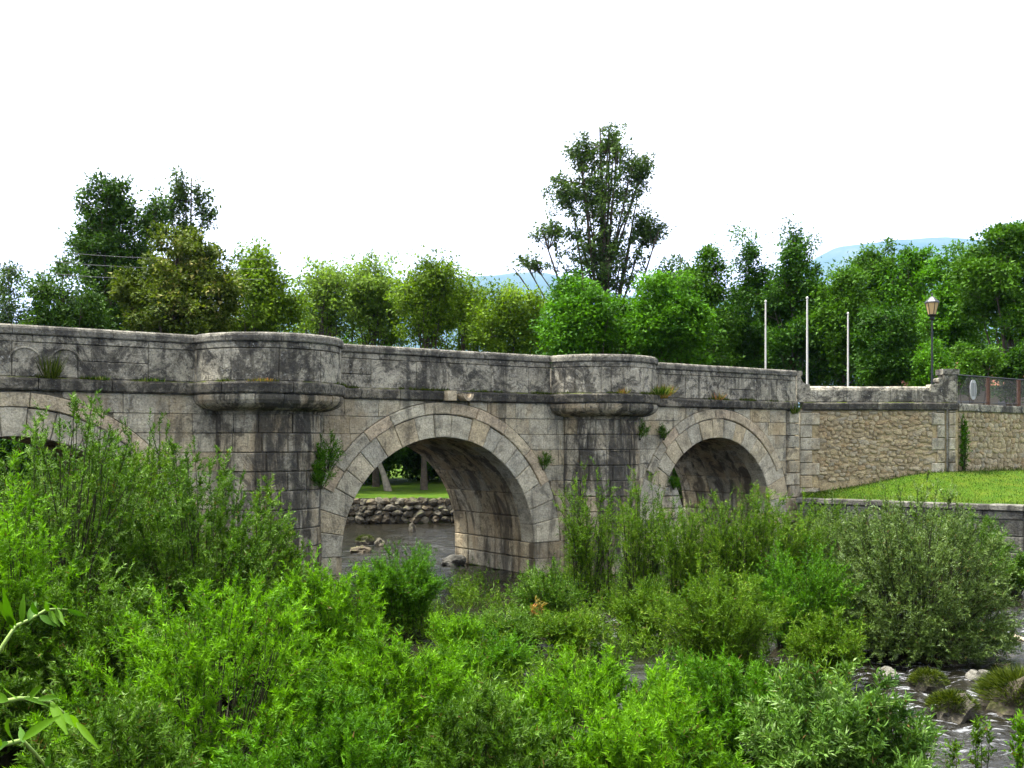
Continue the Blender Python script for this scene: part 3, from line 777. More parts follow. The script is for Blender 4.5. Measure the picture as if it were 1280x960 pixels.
def shrub(name, label, cat, base, rx, ry, H, stems, twigs, leaves, ll, lw_, mat, group=None, tilt=1.15, upr=0.35, twig_len=0.34, sparse_base=0.10, bark='twig', spiky=0.22, fol='foliage', fine=True, foot=0.24, spow=.8, bump=.0):
    root = empty(name, base); tag(root, label, cat, group)
    n = stems
    phi = rng.uniform(0, 2*np.pi, n); th = tilt*np.sqrt(rng.uniform(0, 1, n))
    reach = 1-spiky*rng.uniform(0, 1, n)+0.5*spiky*rng.uniform(0, 1, n)**4
    if bump:
        sd_ = Vector((base[0]*1.7, base[1]*2.3, R(0, 50)))
        reach = reach*np.array([1+bump*1.6*mnoise.noise(Vector((math.sin(a)*math.cos(b), math.sin(a)*math.sin(b), math.cos(a)))*2.1+sd_) for a, b in zip(th, phi)])
    reach = np.minimum(reach, 1.07)
    tip = np.stack([rx*np.sin(th)*np.cos(phi), ry*np.sin(th)*np.sin(phi), H*np.cos(th*.93)], -1)*reach[:, None]
    tip[:, 2] = np.maximum(tip[:, 2], .06*H*rng.uniform(.5, 1.5, n))
    b0 = np.stack([rx*foot*np.cos(phi)*rng.uniform(0, 1, n), ry*foot*np.sin(phi)*rng.uniform(0, 1, n), np.full(n, -.05)], -1)
    ctl = (b0+tip)*.5+np.stack([tip[:, 0]*upr*-.25, tip[:, 1]*upr*-.25, H*upr*.45*np.sin(th)], -1)+rng.normal(0, .06*H, (n, 3))
    s = np.linspace(0, 1, 7)[None, :, None]
    C = (1-s)**2*b0[:, None]+2*s*(1-s)*ctl[:, None]+s**2*tip[:, None]
    rad = np.linspace(1, .18, 7)[None, :]*(.004+.0034*H)*rng.uniform(.7, 1.3, (n, 1))
    V, Q = tubes(C, rad, 4); link('stems', idx_mesh('stems', V, Q), M[bark], root)
    # twigs
    sp = rng.uniform(0, 1, (n, twigs))**spow*(1-sparse_base)+sparse_base
    s_ = sp[..., None]
    Pt = (1-s_)**2*b0[:, None]+2*s_*(1-s_)*ctl[:, None]+s_**2*tip[:, None]
    Tg = unit(2*(1-s_)*(ctl-b0)[:, None]+2*s_*(tip-ctl)[:, None])
    out = Pt/np.array([rx, ry, H]); out = unit(out+np.array([0, 0, .25]))
    Dt = unit(Tg*.5+out*.65+rng.normal(0, .55, Pt.shape)+np.array([0, 0, upr*.45]))
    Lt = twig_len*rng.uniform(.45, 1.25, (n, twigs))*(1.15-.45*sp)
    N = n*twigs; Pt = Pt.reshape(N, 3); Dt = Dt.reshape(N, 3); Lt = Lt.reshape(N)
    bend = unit(rng.normal(0, 1, (N, 3)))*.16
    # leaves spaced along every twig
    q = (np.arange(leaves)[None, :]+rng.uniform(0, 1, (N, leaves)))/leaves
    Pl = Pt[:, None]+Dt[:, None]*(q*Lt[:, None])[..., None]+bend[:, None]*(q**2*Lt[:, None])[..., None]
    side = unit(np.cross(np.repeat(Dt[:, None], leaves, 1), rng.normal(0, 1, (N, leaves, 3))))
    Dl = unit(Dt[:, None]*rng.uniform(.4, 1.1, (N, leaves, 1))+side*.85+np.array([0, 0, .05]))
    K = N*leaves
    L = ll*rng.uniform(.6, 1.25, K); Wd = lw_*rng.uniform(.75, 1.25, K)
    Vl = (leaf_tris if fine else leaf_quads)(Pl.reshape(K, 3), Dl.reshape(K, 3), L, Wd)
    twr = np.repeat(np.repeat(rng.uniform(0, 1, n), twigs)*.40+rng.uniform(0, 1, N)*.30, leaves)-.05
    me = (tri_mesh if fine else quad_mesh)(fol, Vl, K, np.clip(twr+rng.uniform(0, .45, K), 0, 1)*(rng.uniform(0, 1, K) > .012))
    link(fol, me, M[mat], root)
    return root

def tree(name, label, base, trunk_h, tr, lobes, clumps, leaves, cr, ls, mat, bark='bark', group=None, lean=(0, 0), vis=1.0, flat_=0.75, shell=0.45, cat='tree', up=0.9, elong=1.5):
    """tapered trunk, limbs out to every leaf clump, leaves spread through the clumps. lobes: (dx,dy,z,rx,ry,rz,weight)"""
    root = empty(name, base); tag(root, label, cat, group)
    lob = np.array([l[:6] for l in lobes], float); w = np.array([l[6] if len(l) > 6 else 1.0 for l in lobes]); w = w/w.sum()
    li = rng.choice(len(lobes), clumps, p=w)
    d = unit(rng.normal(0, 1, (clumps, 3))); rr = (shell+(1-shell)*rng.uniform(0, 1, clumps))**.7
    Cc = lob[li, :3]+d*rr[:, None]*lob[li, 3:6]
    Cc[:, 2] = np.maximum(Cc[:, 2], trunk_h*.25+.3)
    top = max(l[2]+l[5]*.7 for l in lobes)
    # trunk
    k = 9; s = np.linspace(0, 1, k)
    wob = np.cumsum(rng.normal(0, .05*tr*4, (k, 2)), 0)*np.minimum(1, s*3)[:, None]
    Tc = np.stack([lean[0]*s+wob[:, 0], lean[1]*s+wob[:, 1], s*top-.3*(s == 0)], -1)
    Tr = tr*(1-.86*s)*(1+.5*np.exp(-s*16))
    V0, Q0 = tubes(Tc[None], Tr[None], 9)
    # main limbs leave the trunk, branches leave the limbs and carry the clumps
    nm = max(4, int(clumps/9*vis)); sel = rng.permutation(clumps)[:nm]; E = Cc[sel]
    hz = np.clip(E[:, 2]*rng.uniform(.30, .70, nm)-np.hypot(E[:, 0], E[:, 1])*.4, trunk_h*.5, top*.85)
    sx = hz/top
    Bs = np.stack([np.interp(sx, s, Tc[:, 0]), np.interp(sx, s, Tc[:, 1]), hz], -1)
    ctl = Bs*.45+E*.55; ctl[:, 2] = Bs[:, 2]*.45+E[:, 2]*.55; ctl += rng.normal(0, .35, (nm, 3))*cr
    qq = np.linspace(0, 1, 8); q = qq[None, :, None]
    C = (1-q)**2*Bs[:, None]+2*q*(1-q)*ctl[:, None]+q**2*E[:, None]
    C[:, 1:-1] += rng.normal(0, .07, C[:, 1:-1].shape)*cr
    ln = np.linalg.norm(E-Bs, axis=1)
    rad = np.clip(.012+.011*ln, .02, tr*.5)[:, None]*np.linspace(1, .22, 8)[None, :]
    V1, Q1 = tubes(C, rad, 5)
    nodes = np.concatenate([C[:, 2:7].reshape(-1, 3), Tc[4:]]); 
    dd = np.linalg.norm(Cc[:, None]-nodes[None], axis=2)+np.maximum(0, nodes[None, :, 2]-Cc[:, None, 2]+.2)*2.5
    B2 = nodes[np.argmin(dd, 1)]
    c2 = (B2+Cc)/2+rng.normal(0, .16, Cc.shape)*cr; c2[:, 2] += .08*np.linalg.norm(Cc-B2, axis=1)
    q = np.linspace(0, 1, 5)[None, :, None]
    Cb = (1-q)**2*B2[:, None]+2*q*(1-q)*c2[:, None]+q**2*Cc[:, None]
    lb = np.linalg.norm(Cc-B2, axis=1)
    Vb, Qb = tubes(Cb, np.clip(.010+.008*lb, .012, tr*.25)[:, None]*np.linspace(1, .3, 5)[None, :], 3)
    Q1 = np.concatenate([Q1, Qb+len(V1)]); V1 = np.concatenate([V1, Vb])
    # fine twigs inside every clump
    nt = 2
    tp = Cc[:, None]+unit(rng.normal(0, 1, (clumps, nt, 3)))*cr*rng.uniform(.5, 1., (clumps, nt, 1))
    Ct = np.stack([np.repeat(Cc[:, None], nt, 1), (Cc[:, None]+tp)/2+rng.normal(0, .08*cr, tp.shape), tp], 2).reshape(-1, 3, 3)
    V2, Q2 = tubes(Ct, np.tile(np.array([[.02, .013, .006]]), (len(Ct), 1))*max(.6, cr), 3)
    link('trunk', idx_mesh('trunk', V0, Q0), M[bark], root, True)
    link('limbs', idx_mesh('limbs', np.concatenate([V1, V2]), np.concatenate([Q1, Q2+len(V1)])), M[bark], root)
    # leaves
    K = clumps*leaves
    sc = cr*rng.uniform(.55, 1.45, clumps)
    g = unit(rng.normal(0, 1, (clumps, leaves, 3)))*(rng.uniform(0, 1, (clumps, leaves, 1))**.45)
    g = g*np.array([1, 1, flat_]); g[..., 2] -= .18*(g[..., 0]**2+g[..., 1]**2)
    dc = unit(unit(Cc*np.array([1, 1, 0])+1e-6)*.55+np.array([0, 0, .55])+rng.normal(0, .35, Cc.shape))
    g = g+(g*dc[:, None]).sum(-1, keepdims=True)*dc[:, None]*(elong-1)
    stray = rng.uniform(0, 1, (clumps, leaves, 1)) < .12
    g = np.where(stray, g*rng.uniform(1.1, 1.7, (clumps, leaves, 1)), g)
    Pl = Cc[:, None]+g*sc[:, None, None]*(.9/elong**.3)
    Dl = unit(g*.7+rng.normal(0, .55, g.shape)+np.array([0, 0, -.15]))
    L = ls*rng.uniform(.6, 1.3, K); Wd = L*rng.uniform(.5, .8, K)
    Vl = leaf_tris(Pl.reshape(K, 3), Dl.reshape(K, 3), L*1.15, Wd*1.25, up, .65)
    rn = np.repeat(rng.uniform(0, 1, clumps), leaves)*.5+rng.uniform(0, .5, K)
    link('crown', tri_mesh('crown', Vl, K, np.clip(rn, 0, 1)), M[mat], root)
    return root

def grass_tuft(name, label, base, n, h, spread, mat, cat='grass tuft', group=None, lean=.5, w=.012, part='blades', parent=None):
    if parent is None: root = empty(name, base); tag(root, label, cat, group); off = np.zeros(3)
    else: root = parent; off = np.array(base, float)
    a = rng.uniform(0, 2*np.pi, n); r = spread*np.sqrt(rng.uniform(0, 1, n))
    b = np.stack([r*np.cos(a), r*np.sin(a), np.zeros(n)], -1)
    D = unit(np.stack([np.cos(a)*lean*rng.uniform(0, 1.4, n), np.sin(a)*lean*rng.uniform(0, 1.4, n), np.ones(n)], -1)+rng.normal(0, .18, (n, 3)))
    L = h*rng.uniform(.45, 1.1, n)
    Vl = leaf_quads(b+off, D, L, np.full(n, w)*rng.uniform(.6, 1.3, n), .2, 1.0)
    link(part, quad_mesh(part, Vl, n, rng.uniform(0, 1, n)), M[mat], root)
    return root

# ------------------------------------------------------------------ SHRUBS in the stream bed
SH = []
def S(px, Y, hw, top, label, name='willow_bush', zb=0.12, depth=None, **kw):
    X = (px-CX)/F*Y; zt = EYE-(top-HY)/F*Y; rx = hw/F*Y
    ISLES.append((X, Y, rx*.5, zb))
    SH.append((name, label, (X, Y, zb-.04), rx*1.06, depth or rx*.9, (zt-zb)*1.10, kw))
FR = dict(tilt=1.55, spiky=.13, bump=.3, sparse_base=.58, spow=.7, upr=.12, stems=230, twigs=9, leaves=34, ll=.066, lw_=.0165, mat='lf_bright', twig_len=.34, group='bright green willow bushes in the foreground')
S(265, 10.6, 190, 760, 'bright green willow bush at lower left, its rounded top below the big pier', **FR)
S(495, 11.5, 120, 802, 'bright green willow bush in front of the middle arch, left of centre', **FR)
S(730, 11.4, 145, 832, 'bright green willow bush at the centre, below the second pier', **FR)
S(915, 11.8, 115, 832, 'bright green willow bush right of centre, below the right-hand arch', **{**FR, 'mat': 'lf_mid'})
S(610, 9.4, 105, 890, 'low green willow bush at the bottom edge, centre of the picture', **{**FR, 'mat': 'lf_olive', 'stems': 190})  # darker leaves here and on the next two paint in the bottom shade
S(395, 8.8, 130, 900, 'shaded green willow bush at the bottom edge, left of centre', **{**FR, 'mat': 'lf_mid', 'stems': 190})
S(150, 8.6, 120, 905, 'dark green willow bush at the bottom edge behind the elder shoots', **{**FR, 'mat': 'lf_olive', 'stems': 190})
S(810, 9.4, 115, 890, 'green willow bush at the bottom edge, beside the silvery sallow', **{**FR, 'stems': 190})
S(1045, 10.2, 130, 852, 'silvery green sallow bush at the bottom right beside the rapids', name='sallow_bush', fine=False, stems=80, twigs=28, leaves=18, ll=.085, lw_=.019, mat='lf_sage', twig_len=.28)
LF = dict(tilt=1.5, bump=.2, sparse_base=.42, spow=.7, upr=.15, stems=190, twigs=13, leaves=26, ll=.068, lw_=.021, mat='lf_olive', twig_len=.36, spiky=.2, group='tall olive willows on the left bank')
S(60, 15.0, 180, 545, 'tallest olive willow at the left edge, in front of the left arch', **{**LF, 'stems': 230})
S(245, 16.0, 125, 592, 'olive willow with pale shoots in front of the big left pier', **{**LF, 'stems': 220})
S(165, 17.6, 110, 560, 'airy olive willow rising against the left arch ring', **{**LF, 'mat': 'lf_fine', 'stems': 200})
S(185, 19.0, 75, 552, 'dark olive willow hiding the right foot of the left arch', **{**LF, 'stems': 130})
S(85, 18.4, 95, 540, 'olive willow standing inside the mouth of the left arch', **{**LF, 'stems': 150})
S(5, 12.6, 105, 630, 'light green willow cut by the left edge of the picture', **{**LF, 'mat': 'lf_bright', 'stems': 160})
S(120, 12.4, 130, 740, 'dark olive willow low down behind the elder shoots', **{**LF, 'stems': 220})
S(325, 17.0, 85, 635, 'olive willow at the foot of the big left pier', **{**LF, 'mat': 'lf_fine'})
S(405, 15.2, 70, 715, 'light green willow beside the left jamb of the middle arch', **{**LF, 'mat': 'lf_bright', 'stems': 140})
MF = dict(foot=.4, stems=46, twigs=30, leaves=15, sparse_base=.02, ll=.06, lw_=.019, mat='lf_fine', twig_len=.34, tilt=.8, spiky=.5, upr=.5, group='thin willows in front of the second pier')
S(500, 20.5, 62, 688, 'soft dark green willow standing in the mouth of the middle arch', **{**MF, 'stems': 80, 'tilt': 1.1, 'spiky': .25, 'mat': 'lf_mid'})
S(738, 24.0, 56, 582, 'tall thin willow against the second pier', **{**MF, 'tilt': .95, 'spiky': .6})
S(800, 23.0, 52, 600, 'thin willow at the right edge of the second pier', **{**MF, 'stems': 42, 'tilt': .95})
S(855, 22.0, 60, 640, 'leafy willow before the left springing of the right-hand arch', **{**MF, 'stems': 60})
S(925, 21.2, 75, 612, 'yellowish green willow filling the mouth of the right-hand arch', **{**MF, 'stems': 80})
S(995, 22.6, 55, 640, 'yellowish green willow at the right jamb of the right-hand arch', **{**MF, 'stems': 60})
S(1050, 24.6, 62, 636, 'grey green willow below the wing wall', **{**MF, 'mat': 'lf_silver', 'stems': 60, 'tilt': 1.0, 'spiky': .3})
S(900, 17.2, 105, 720, 'dense olive green willow in midstream, right of centre', **{**MF, 'stems': 90, 'tilt': 1.1, 'spiky': .25})
S(1000, 18.6, 80, 690, 'dark green willow in midstream, left of the round sallow', **{**MF, 'stems': 80, 'tilt': 1.1, 'spiky': .25, 'mat': 'lf_mid'})
S(640, 19.5, 75, 768, 'low sparse willow scrub in midstream below the middle arch', **{**MF, 'stems': 44, 'tilt': 1.2, 'mat': 'lf_olive'})
S(715, 18.6, 55, 766, 'low sparse willow scrub below the second pier', **{**MF, 'stems': 36, 'tilt': 1.1, 'mat': 'lf_fine'})
S(612, 16.0, 70, 800, 'low bright scrub between the foreground bushes and the middle arch', **{**MF, 'stems': 50, 'tilt': 1.3, 'mat': 'lf_mid'})
S(690, 21.5, 55, 712, 'low sparse scrub at the foot of the second pier', **{**MF, 'stems': 40, 'tilt': 1.2, 'mat': 'lf_olive'})
S(800, 19.8, 50, 728, 'olive scrub beside the white riffle', **{**MF, 'stems': 56, 'tilt': 1.1})
S(1035, 16.4, 50, 770, 'low yellowish scrub left of the round sallow', **{**MF, 'stems': 44, 'tilt': 1.2})
S(575, 17.5, 50, 776, 'low green willow shoots below the right jamb of the middle arch', **{**MF, 'stems': 34, 'mat': 'lf_bright'})
S(1150, 18.6, 108, 622, 'big round silvery sallow standing in the stream at right', name='sallow_bush', stems=430, twigs=14, leaves=19, ll=.062, lw_=.021, mat='lf_silver', twig_len=.34, tilt=1.78, spiky=.14, bump=.09, sparse_base=.36, spow=.7, upr=.12, foot=.4)
S(1110, 27.5, 55, 640, 'grey green willow hiding the retaining wall below the lawn', **{**MF, 'mat': 'lf_silver', 'stems': 60, 'tilt': 1.3, 'spiky': .3})
S(1035, 29.5, 48, 622, 'grey green willow where the bridge end meets the lawn edge', **{**MF, 'mat': 'lf_fine', 'stems': 56, 'tilt': 1.3, 'spiky': .3})
S(1160, 29.0, 60, 632, 'olive green shrub screening the retaining wall behind the round sallow', **{**MF, 'mat': 'lf_fine', 'stems': 60, 'tilt': 1.3, 'spiky': .3})
S(1225, 28.0, 45, 642, 'dark green shrub at the foot of the retaining wall', **{**MF, 'mat': 'lf_olive', 'stems': 50, 'tilt': 1.3, 'spiky': .3})
S(1268, 25.6, 38, 690, 'dark shrub against the retaining wall at the right edge', stems=50, twigs=26, leaves=14, ll=.07, lw_=.02, mat='lf_olive', twig_len=.3)
for name, label, base, rx, ry, H, kw in SH: shrub(name, label, 'bush', base, rx, ry, H, **kw)

# ------------------------------------------------------------------ GROUND, WATER, HILLS
def ground_z(X, Y):
    z = np.full(X.shape, -0.45)
    for ix, iy, r, h in ISLES:
        q = np.exp(-((X-ix)**2+(Y-iy)**2)/(r*r*.9+.05))
        z = np.maximum(z, -0.45+(h+.47)*np.minimum(1, q*1.6))
    # near bank under the camera, and the left bank
    z = np.maximum(z, -0.45+2.75*smooth((8.2-Y-.10*X)/5.0))
    z = np.maximum(z, -0.45+2.2*smooth((-9.5-X-.0*Y)/6.0)*smooth((22-Y)/4))
    T, N = X*ca+(Y-BY)*sa, -X*sa+(Y-BY)*ca
    z = np.maximum(z, -0.45+5.3*smooth((-17.6-T)/1.2)*smooth((T+60)/20+1))
    z = np.maximum(z, -0.45+5.3*smooth((T-12.6)/1.0)*smooth((N-2.2+.0*T)/1.5)*smooth((X-9.2)/1.0))
    # meadow on the far bank, above the boulder wall
    far = smooth((Y-48.4-.08*X)/0.5)
    z = np.maximum(z, -0.45+1.52*far)
    z = z+np.where(Y > 49, 0.45*smooth((Y-50)/40)*far, 0)
    z = z+smooth((Y-90)/400)*10*far
    return z
def ax(c, near, step, far):
    a = np.arange(-near, near+1e-6, step); f = []; q = near; s = step
    while q < far: s *= 1.35; q += s; f.append(q)
    f = np.array(f); return np.concatenate([-f[::-1], a, f])+c
gx = ax(0, 32, .4, 15000); gy = ax(30, 32, .4, 15000)
grid('ground', gx, gy, ground_z, M['ground'])
# meadow sheet on the far bank
def meadow_z(X, Y): return ground_z(X, Y)+.02
grid('meadow', np.arange(-40, 9, .8), np.arange(49.6, 100, .8), meadow_z, M['lawn'])

def water_z(X, Y):
    rp = np.exp(-(((X-6.2)/3.2)**2+((Y-15.5)/4.5)**2))
    z = .012*np.sin(X*3.1+Y*1.7)+.010*np.sin(X*1.3-Y*4.1+.6)+.014*np.sin(Y*7.3+X*1.1+1.3*np.sin(X*1.7))+.06*rp*(np.sin(X*7+Y*3.3+1.4*np.sin(Y*2.1))*np.sin(Y*6.1-X*2.2+1.2*np.sin(X*3)))
    return z
def rapid(X, Y):
    r = np.exp(-(((X-6.3)/2.6)**2+((Y-15.6)/3.2)**2))+.7*np.exp(-(((X-9.5)/2.5)**2+((Y-21)/3)**2))
    r = r+.8*np.exp(-(((X-2.3)/1.5)**2+((Y-21.5)/1.6)**2))+.5*np.exp(-(((X-.5)/1.6)**2+((Y-21.5)/1.6)**2))+.35*np.exp(-(((X+2.5)/2.5)**2+((Y-38)/6)**2))
    return np.clip(r*1.15, 0, 1)
grid('stream_water', np.arange(-26, 26, .2), np.arange(6.5, 49, .2), water_z, M['water'], attr=rapid)

# far wooded hills, blue only through the air between
prof = np.array([(-900, 300), (-200, 380), (300, 450), (360, 495), (480, 575), (600, 632), (680, 636), (760, 560), (900, 520), (975, 610), (1030, 722), (1085, 752), (1150, 782), (1215, 762), (1400, 690), (1900, 560), (2600, 420)], float)
def hill_z(X, Y):
    px = X/12000*F+CX
    H = np.interp(px, prof[:, 0], prof[:, 1])*3
    s = np.exp(-((Y-12000)/2700)**2)
    nz = np.array([[mnoise.fractal(Vector((x*.0008, y*.0008, 0)), 1.0, 2.1, 5) for x in X[0]] for y in Y[:, 0]])
    H = H*(1+.008*np.sin(X*.0037)+.004*np.sin(X*.0103+1))
    return H*s+nz*70*(s*.9)*(1-np.exp(-((Y-12000)/800)**2))-180*(1-s)
grid('hills', np.arange(-15600, 15601, 195), np.arange(6000, 17401, 285), hill_z, M['hill'])

# ------------------------------------------------------------------ TREES
def T_(px, Y, hw, top, low, lab, mat, name='leafy_tree', zb=None, clumps=90, leaves=170, cr=.9, ls=.16, parts=None, tr=None, cone=False, **kw):
    """tree from where its crown shows: centre px, half width, top and lower edge rows"""
    X = (px-CX)/F*Y; m = Y/F
    if zb is None: zb = float(ground_z(np.array([[X]]), np.array([[Y]]))[0, 0])
    zt = EYE+(HY-top)*m; zl = EYE+(HY-low)*m
    if parts is None:
        H = zt-zl; rx = hw*m
        if cone:
            parts = [(0, 0, zl+H*.22-zb, rx, rx, H*.27, 1.1), (0, 0, zl+H*.42-zb, rx*.86, rx*.86, H*.25, .95), (rx*R(-.15, .15), 0, zl+H*.62-zb, rx*.6, rx*.6, H*.24, .6), (rx*R(-.1, .1), 0, zl+H*.80-zb, rx*.30, rx*.30, H*.24, .42)]
        else:
            parts = [(0, 0, (zt+zl)/2-zb, rx*.85, rx*.85, H*.48, 1.6)]
            for i in range(5):
                a = R(0, 6.28); q = R(.3, .62)
                parts.append((rx*q*math.cos(a), rx*q*math.sin(a), zl-zb+H*R(.3, .78), rx*R(.35, .5), rx*R(.35, .5), H*R(.18, .28), .5))
    else:
        parts = [((x-px)*m, dy, EYE+(HY-y)*m-zb, w*m, w*m*.9, h*m, wt) for x, dy, y, w, h, wt in parts]
    return tree(name, lab, (X, Y, zb), max(1.5, (zl-zb)*.8), tr or .009*(zt-zb)+.04, parts, clumps, leaves, cr, ls, M and mat, **kw)

# left group
T_(12, 78, 30, 335, 440, 'small pale poplar at the far left edge above the parapet', 'tr_grey', 'poplar_tree', clumps=40, leaves=140, cr=1.1, ls=.2, cone=True, group='poplars behind the bridge')
T_(80, 50, 52, 325, 450, 'low dark broadleaf tree left of the tall poplar', 'tr_dark', clumps=80, leaves=220, cr=.8, ls=.15)
T_(138, 57, 55, 214, 440, 'tall dark poplar with ragged upright top at left', 'tr_dark', 'poplar_tree', clumps=400, leaves=90, cr=.5, ls=.16, tr=.34, shell=.2, group='poplars behind the bridge',
   elong=2.0, parts=[(130, 0, 400, 50, 52, 1.3), (128, 0, 320, 42, 50, 1.2), (133, 0, 258, 24, 38, .7), (112, .5, 300, 24, 22, .4), (108, 0, 255, 12, 22, .14), (150, 0, 245, 12, 32, .2), (168, 0, 290, 18, 42, .4), (190, .5, 268, 14, 30, .2), (183, 0, 350, 24, 50, .5)], flat_=1.0)
T_(235, 63, 34, 213, 420, 'slender sparse poplar with two thin spires behind the chestnut', 'tr_grey', 'poplar_tree', clumps=120, leaves=52, cr=.42, ls=.17, tr=.2, shell=.1, group='poplars behind the bridge',
   elong=2.0, parts=[(225, 0, 245, 8, 32, .5), (232, 0, 285, 15, 20, .35), (258, 0, 262, 9, 26, .3), (248, 0, 240, 5, 18, .1), (212, 0, 262, 9, 20, .2), (236, 0, 340, 26, 50, .8)], flat_=1.2)
T_(228, 47, 76, 280, 440, 'dense olive chestnut tree with yellowish blossom at left', 'tr_olive', 'chestnut_tree', clumps=230, leaves=160, cr=.55, ls=.15, tr=.35,
   parts=[(228, 0, 375, 72, 58, 1.6), (235, 0, 322, 46, 40, .9), (190, -.6, 370, 40, 42, .6), (272, -.5, 380, 36, 42, .6), (225, -1.2, 400, 60, 30, .7)])
T_(318, 52, 52, 305, 440, 'yellow green tree right of the olive chestnut', 'tr_yellow', clumps=90, leaves=190, cr=.8, ls=.15,
   parts=[(315, 0, 380, 48, 45, 1.2), (310, 0, 335, 22, 28, .4), (345, 0, 385, 28, 40, .5), (330, 0, 330, 10, 26, .2)])
T_(322, 66, 26, 302, 420, 'thin poplar peeping over the yellow green tree', 'tr_grey', 'poplar_tree', clumps=26, leaves=130, cr=.7, ls=.18, cone=True, group='poplars behind the bridge')
# airy alders in the middle
AF = dict(bark='bark', vis=1.0, group='airy alders behind the middle arch', name='alder_tree')
T_(405, 58, 52, 306, 440, 'airy pale alder with bare stems showing, above the left refuge', 'tr_pale', clumps=130, leaves=72, cr=.75, ls=.15, shell=.2, **AF)
T_(470, 60, 48, 312, 440, 'airy pale green alder, second from the left refuge', 'tr_pale', clumps=125, leaves=88, cr=.75, ls=.15, shell=.2, **AF)
T_(530, 57, 45, 316, 440, 'yellow green alder with a straight dark stem over the middle arch', 'tr_yellow', clumps=125, leaves=92, cr=.72, ls=.15, shell=.2, **{**AF, 'bark': 'bark'})
T_(580, 59, 36, 322, 440, 'thin yellow green alder nearest the gap with blue hills', 'tr_yellow', clumps=60, leaves=80, cr=.7, ls=.15, shell=.2, **AF)
T_(440, 62, 90, 350, 450, 'low green thicket below the airy alders, left of centre', 'tr_yellow', 'thicket_bush', clumps=80, leaves=160, cr=.9, ls=.16)
T_(575, 63, 90, 358, 455, 'low green thicket below the airy alders, right of centre', 'tr_yellow', 'thicket_bush', clumps=80, leaves=160, cr=.9, ls=.16)
T_(640, 56, 62, 356, 455, 'light yellow green tree left of the round bright maples', 'tr_yellow', clumps=90, leaves=190, cr=.85, ls=.15)
# tall dark tree
T_(755, 68, 95, 152, 370, 'tallest dark tree with open branching crown, standing against the white sky', 'tr_grey', 'tall_tree', clumps=660, leaves=36, cr=.40, ls=.18, tr=.36, vis=.5, shell=.0,
   elong=1.9, parts=[(752, 0, 240, 66, 68, 2.4), (752, 0, 352, 62, 26, .7), (765, 0, 180, 26, 26, .42), (728, 0, 192, 28, 26, .5), (798, 0, 216, 24, 28, .5), (706, 0, 238, 24, 20, .4), (694, 0, 290, 34, 14, .42), (668, 0, 331, 32, 9, .25), (812, 0, 290, 24, 17, .42), (750, 0, 315, 60, 34, 1.3)], flat_=.9)
# round bright maples and the dark wood at right
MP = dict(name='maple_tree', group='bright round maples behind the bridge')
T_(728, 50, 52, 330, 470, 'bright green round maple left of the second refuge', 'tr_bright', clumps=95, leaves=240, cr=.72, ls=.15, flat_=.6, elong=1.1, **MP)
T_(838, 49, 56, 338, 480, 'bright green round maple behind the second refuge', 'tr_bright', clumps=105, leaves=240, cr=.72, ls=.15, flat_=.6, elong=1.1, **MP)
T_(782, 55, 45, 372, 480, 'deep green tree between the two round maples', 'tr_mid', clumps=80, leaves=230, cr=.75, ls=.15, flat_=.6, elong=1.1)
T_(880, 58, 52, 312, 490, 'deep green tree with pointed top, first of the wood right of the maples', 'tr_mid', clumps=120, leaves=230, cr=.75, ls=.15, cone=True)
T_(850, 72, 40, 312, 420, 'dark far tree peeping between the tall tree and the wood', 'tr_dark', clumps=50, leaves=150, cr=.9, ls=.19)
T_(935, 60, 52, 298, 490, 'deep green tree with thin spire, behind the leftmost flagpole', 'tr_deep', clumps=130, leaves=230, cr=.75, ls=.15, cone=True)
T_(992, 58, 55, 284, 490, 'deep green conical tree behind the tallest flagpole', 'tr_deep', clumps=150, leaves=230, cr=.75, ls=.15, cone=True)
T_(1055, 56, 48, 332, 490, 'shadowy green tree behind the rightmost flagpole', 'tr_mid', clumps=110, leaves=230, cr=.72, ls=.15)
T_(1092, 66, 38, 303, 440, 'green domed tree below the hill, left of two', 'tr_mid', clumps=80, leaves=210, cr=.85, ls=.17)
T_(1142, 64, 40, 300, 450, 'green domed tree below the hill, right of two', 'tr_bright', clumps=85, leaves=210, cr=.85, ls=.17)
T_(1110, 52, 42, 375, 490, 'deep green tree just left of the street lamp', 'tr_deep', clumps=100, leaves=230, cr=.7, ls=.14)
T_(1192, 55, 50, 305, 450, 'green maple directly above the street lamp', 'tr_bright', clumps=110, leaves=230, cr=.72, ls=.15, flat_=.6, elong=1.1)
T_(1262, 50, 66, 278, 455, 'large green maple cut by the right edge of the picture', 'tr_mid', clumps=150, leaves=240, cr=.75, ls=.15, flat_=.6, elong=1.1,
   parts=[(1255, 0, 345, 55, 60, 1.4), (1280, 0, 310, 40, 36, .6), (1225, -.5, 350, 30, 36, .5), (1285, -.5, 400, 55, 40, .7)])
T_(1165, 50, 28, 425, 500, 'low round green bush behind the low wing wall', 'tr_bright', 'round_bush', clumps=36, leaves=220, cr=.5, ls=.12, cat='bush')
T_(1215, 46, 30, 425, 500, 'low round green bush behind the wire fence', 'tr_mid', 'round_bush', clumps=40, leaves=220, cr=.5, ls=.12, cat='bush')
T_(1272, 47, 26, 438, 500, 'low round dark green bush behind the fence at the right edge', 'tr_deep', 'round_bush', clumps=36, leaves=220, cr=.5, ls=.12, cat='bush')
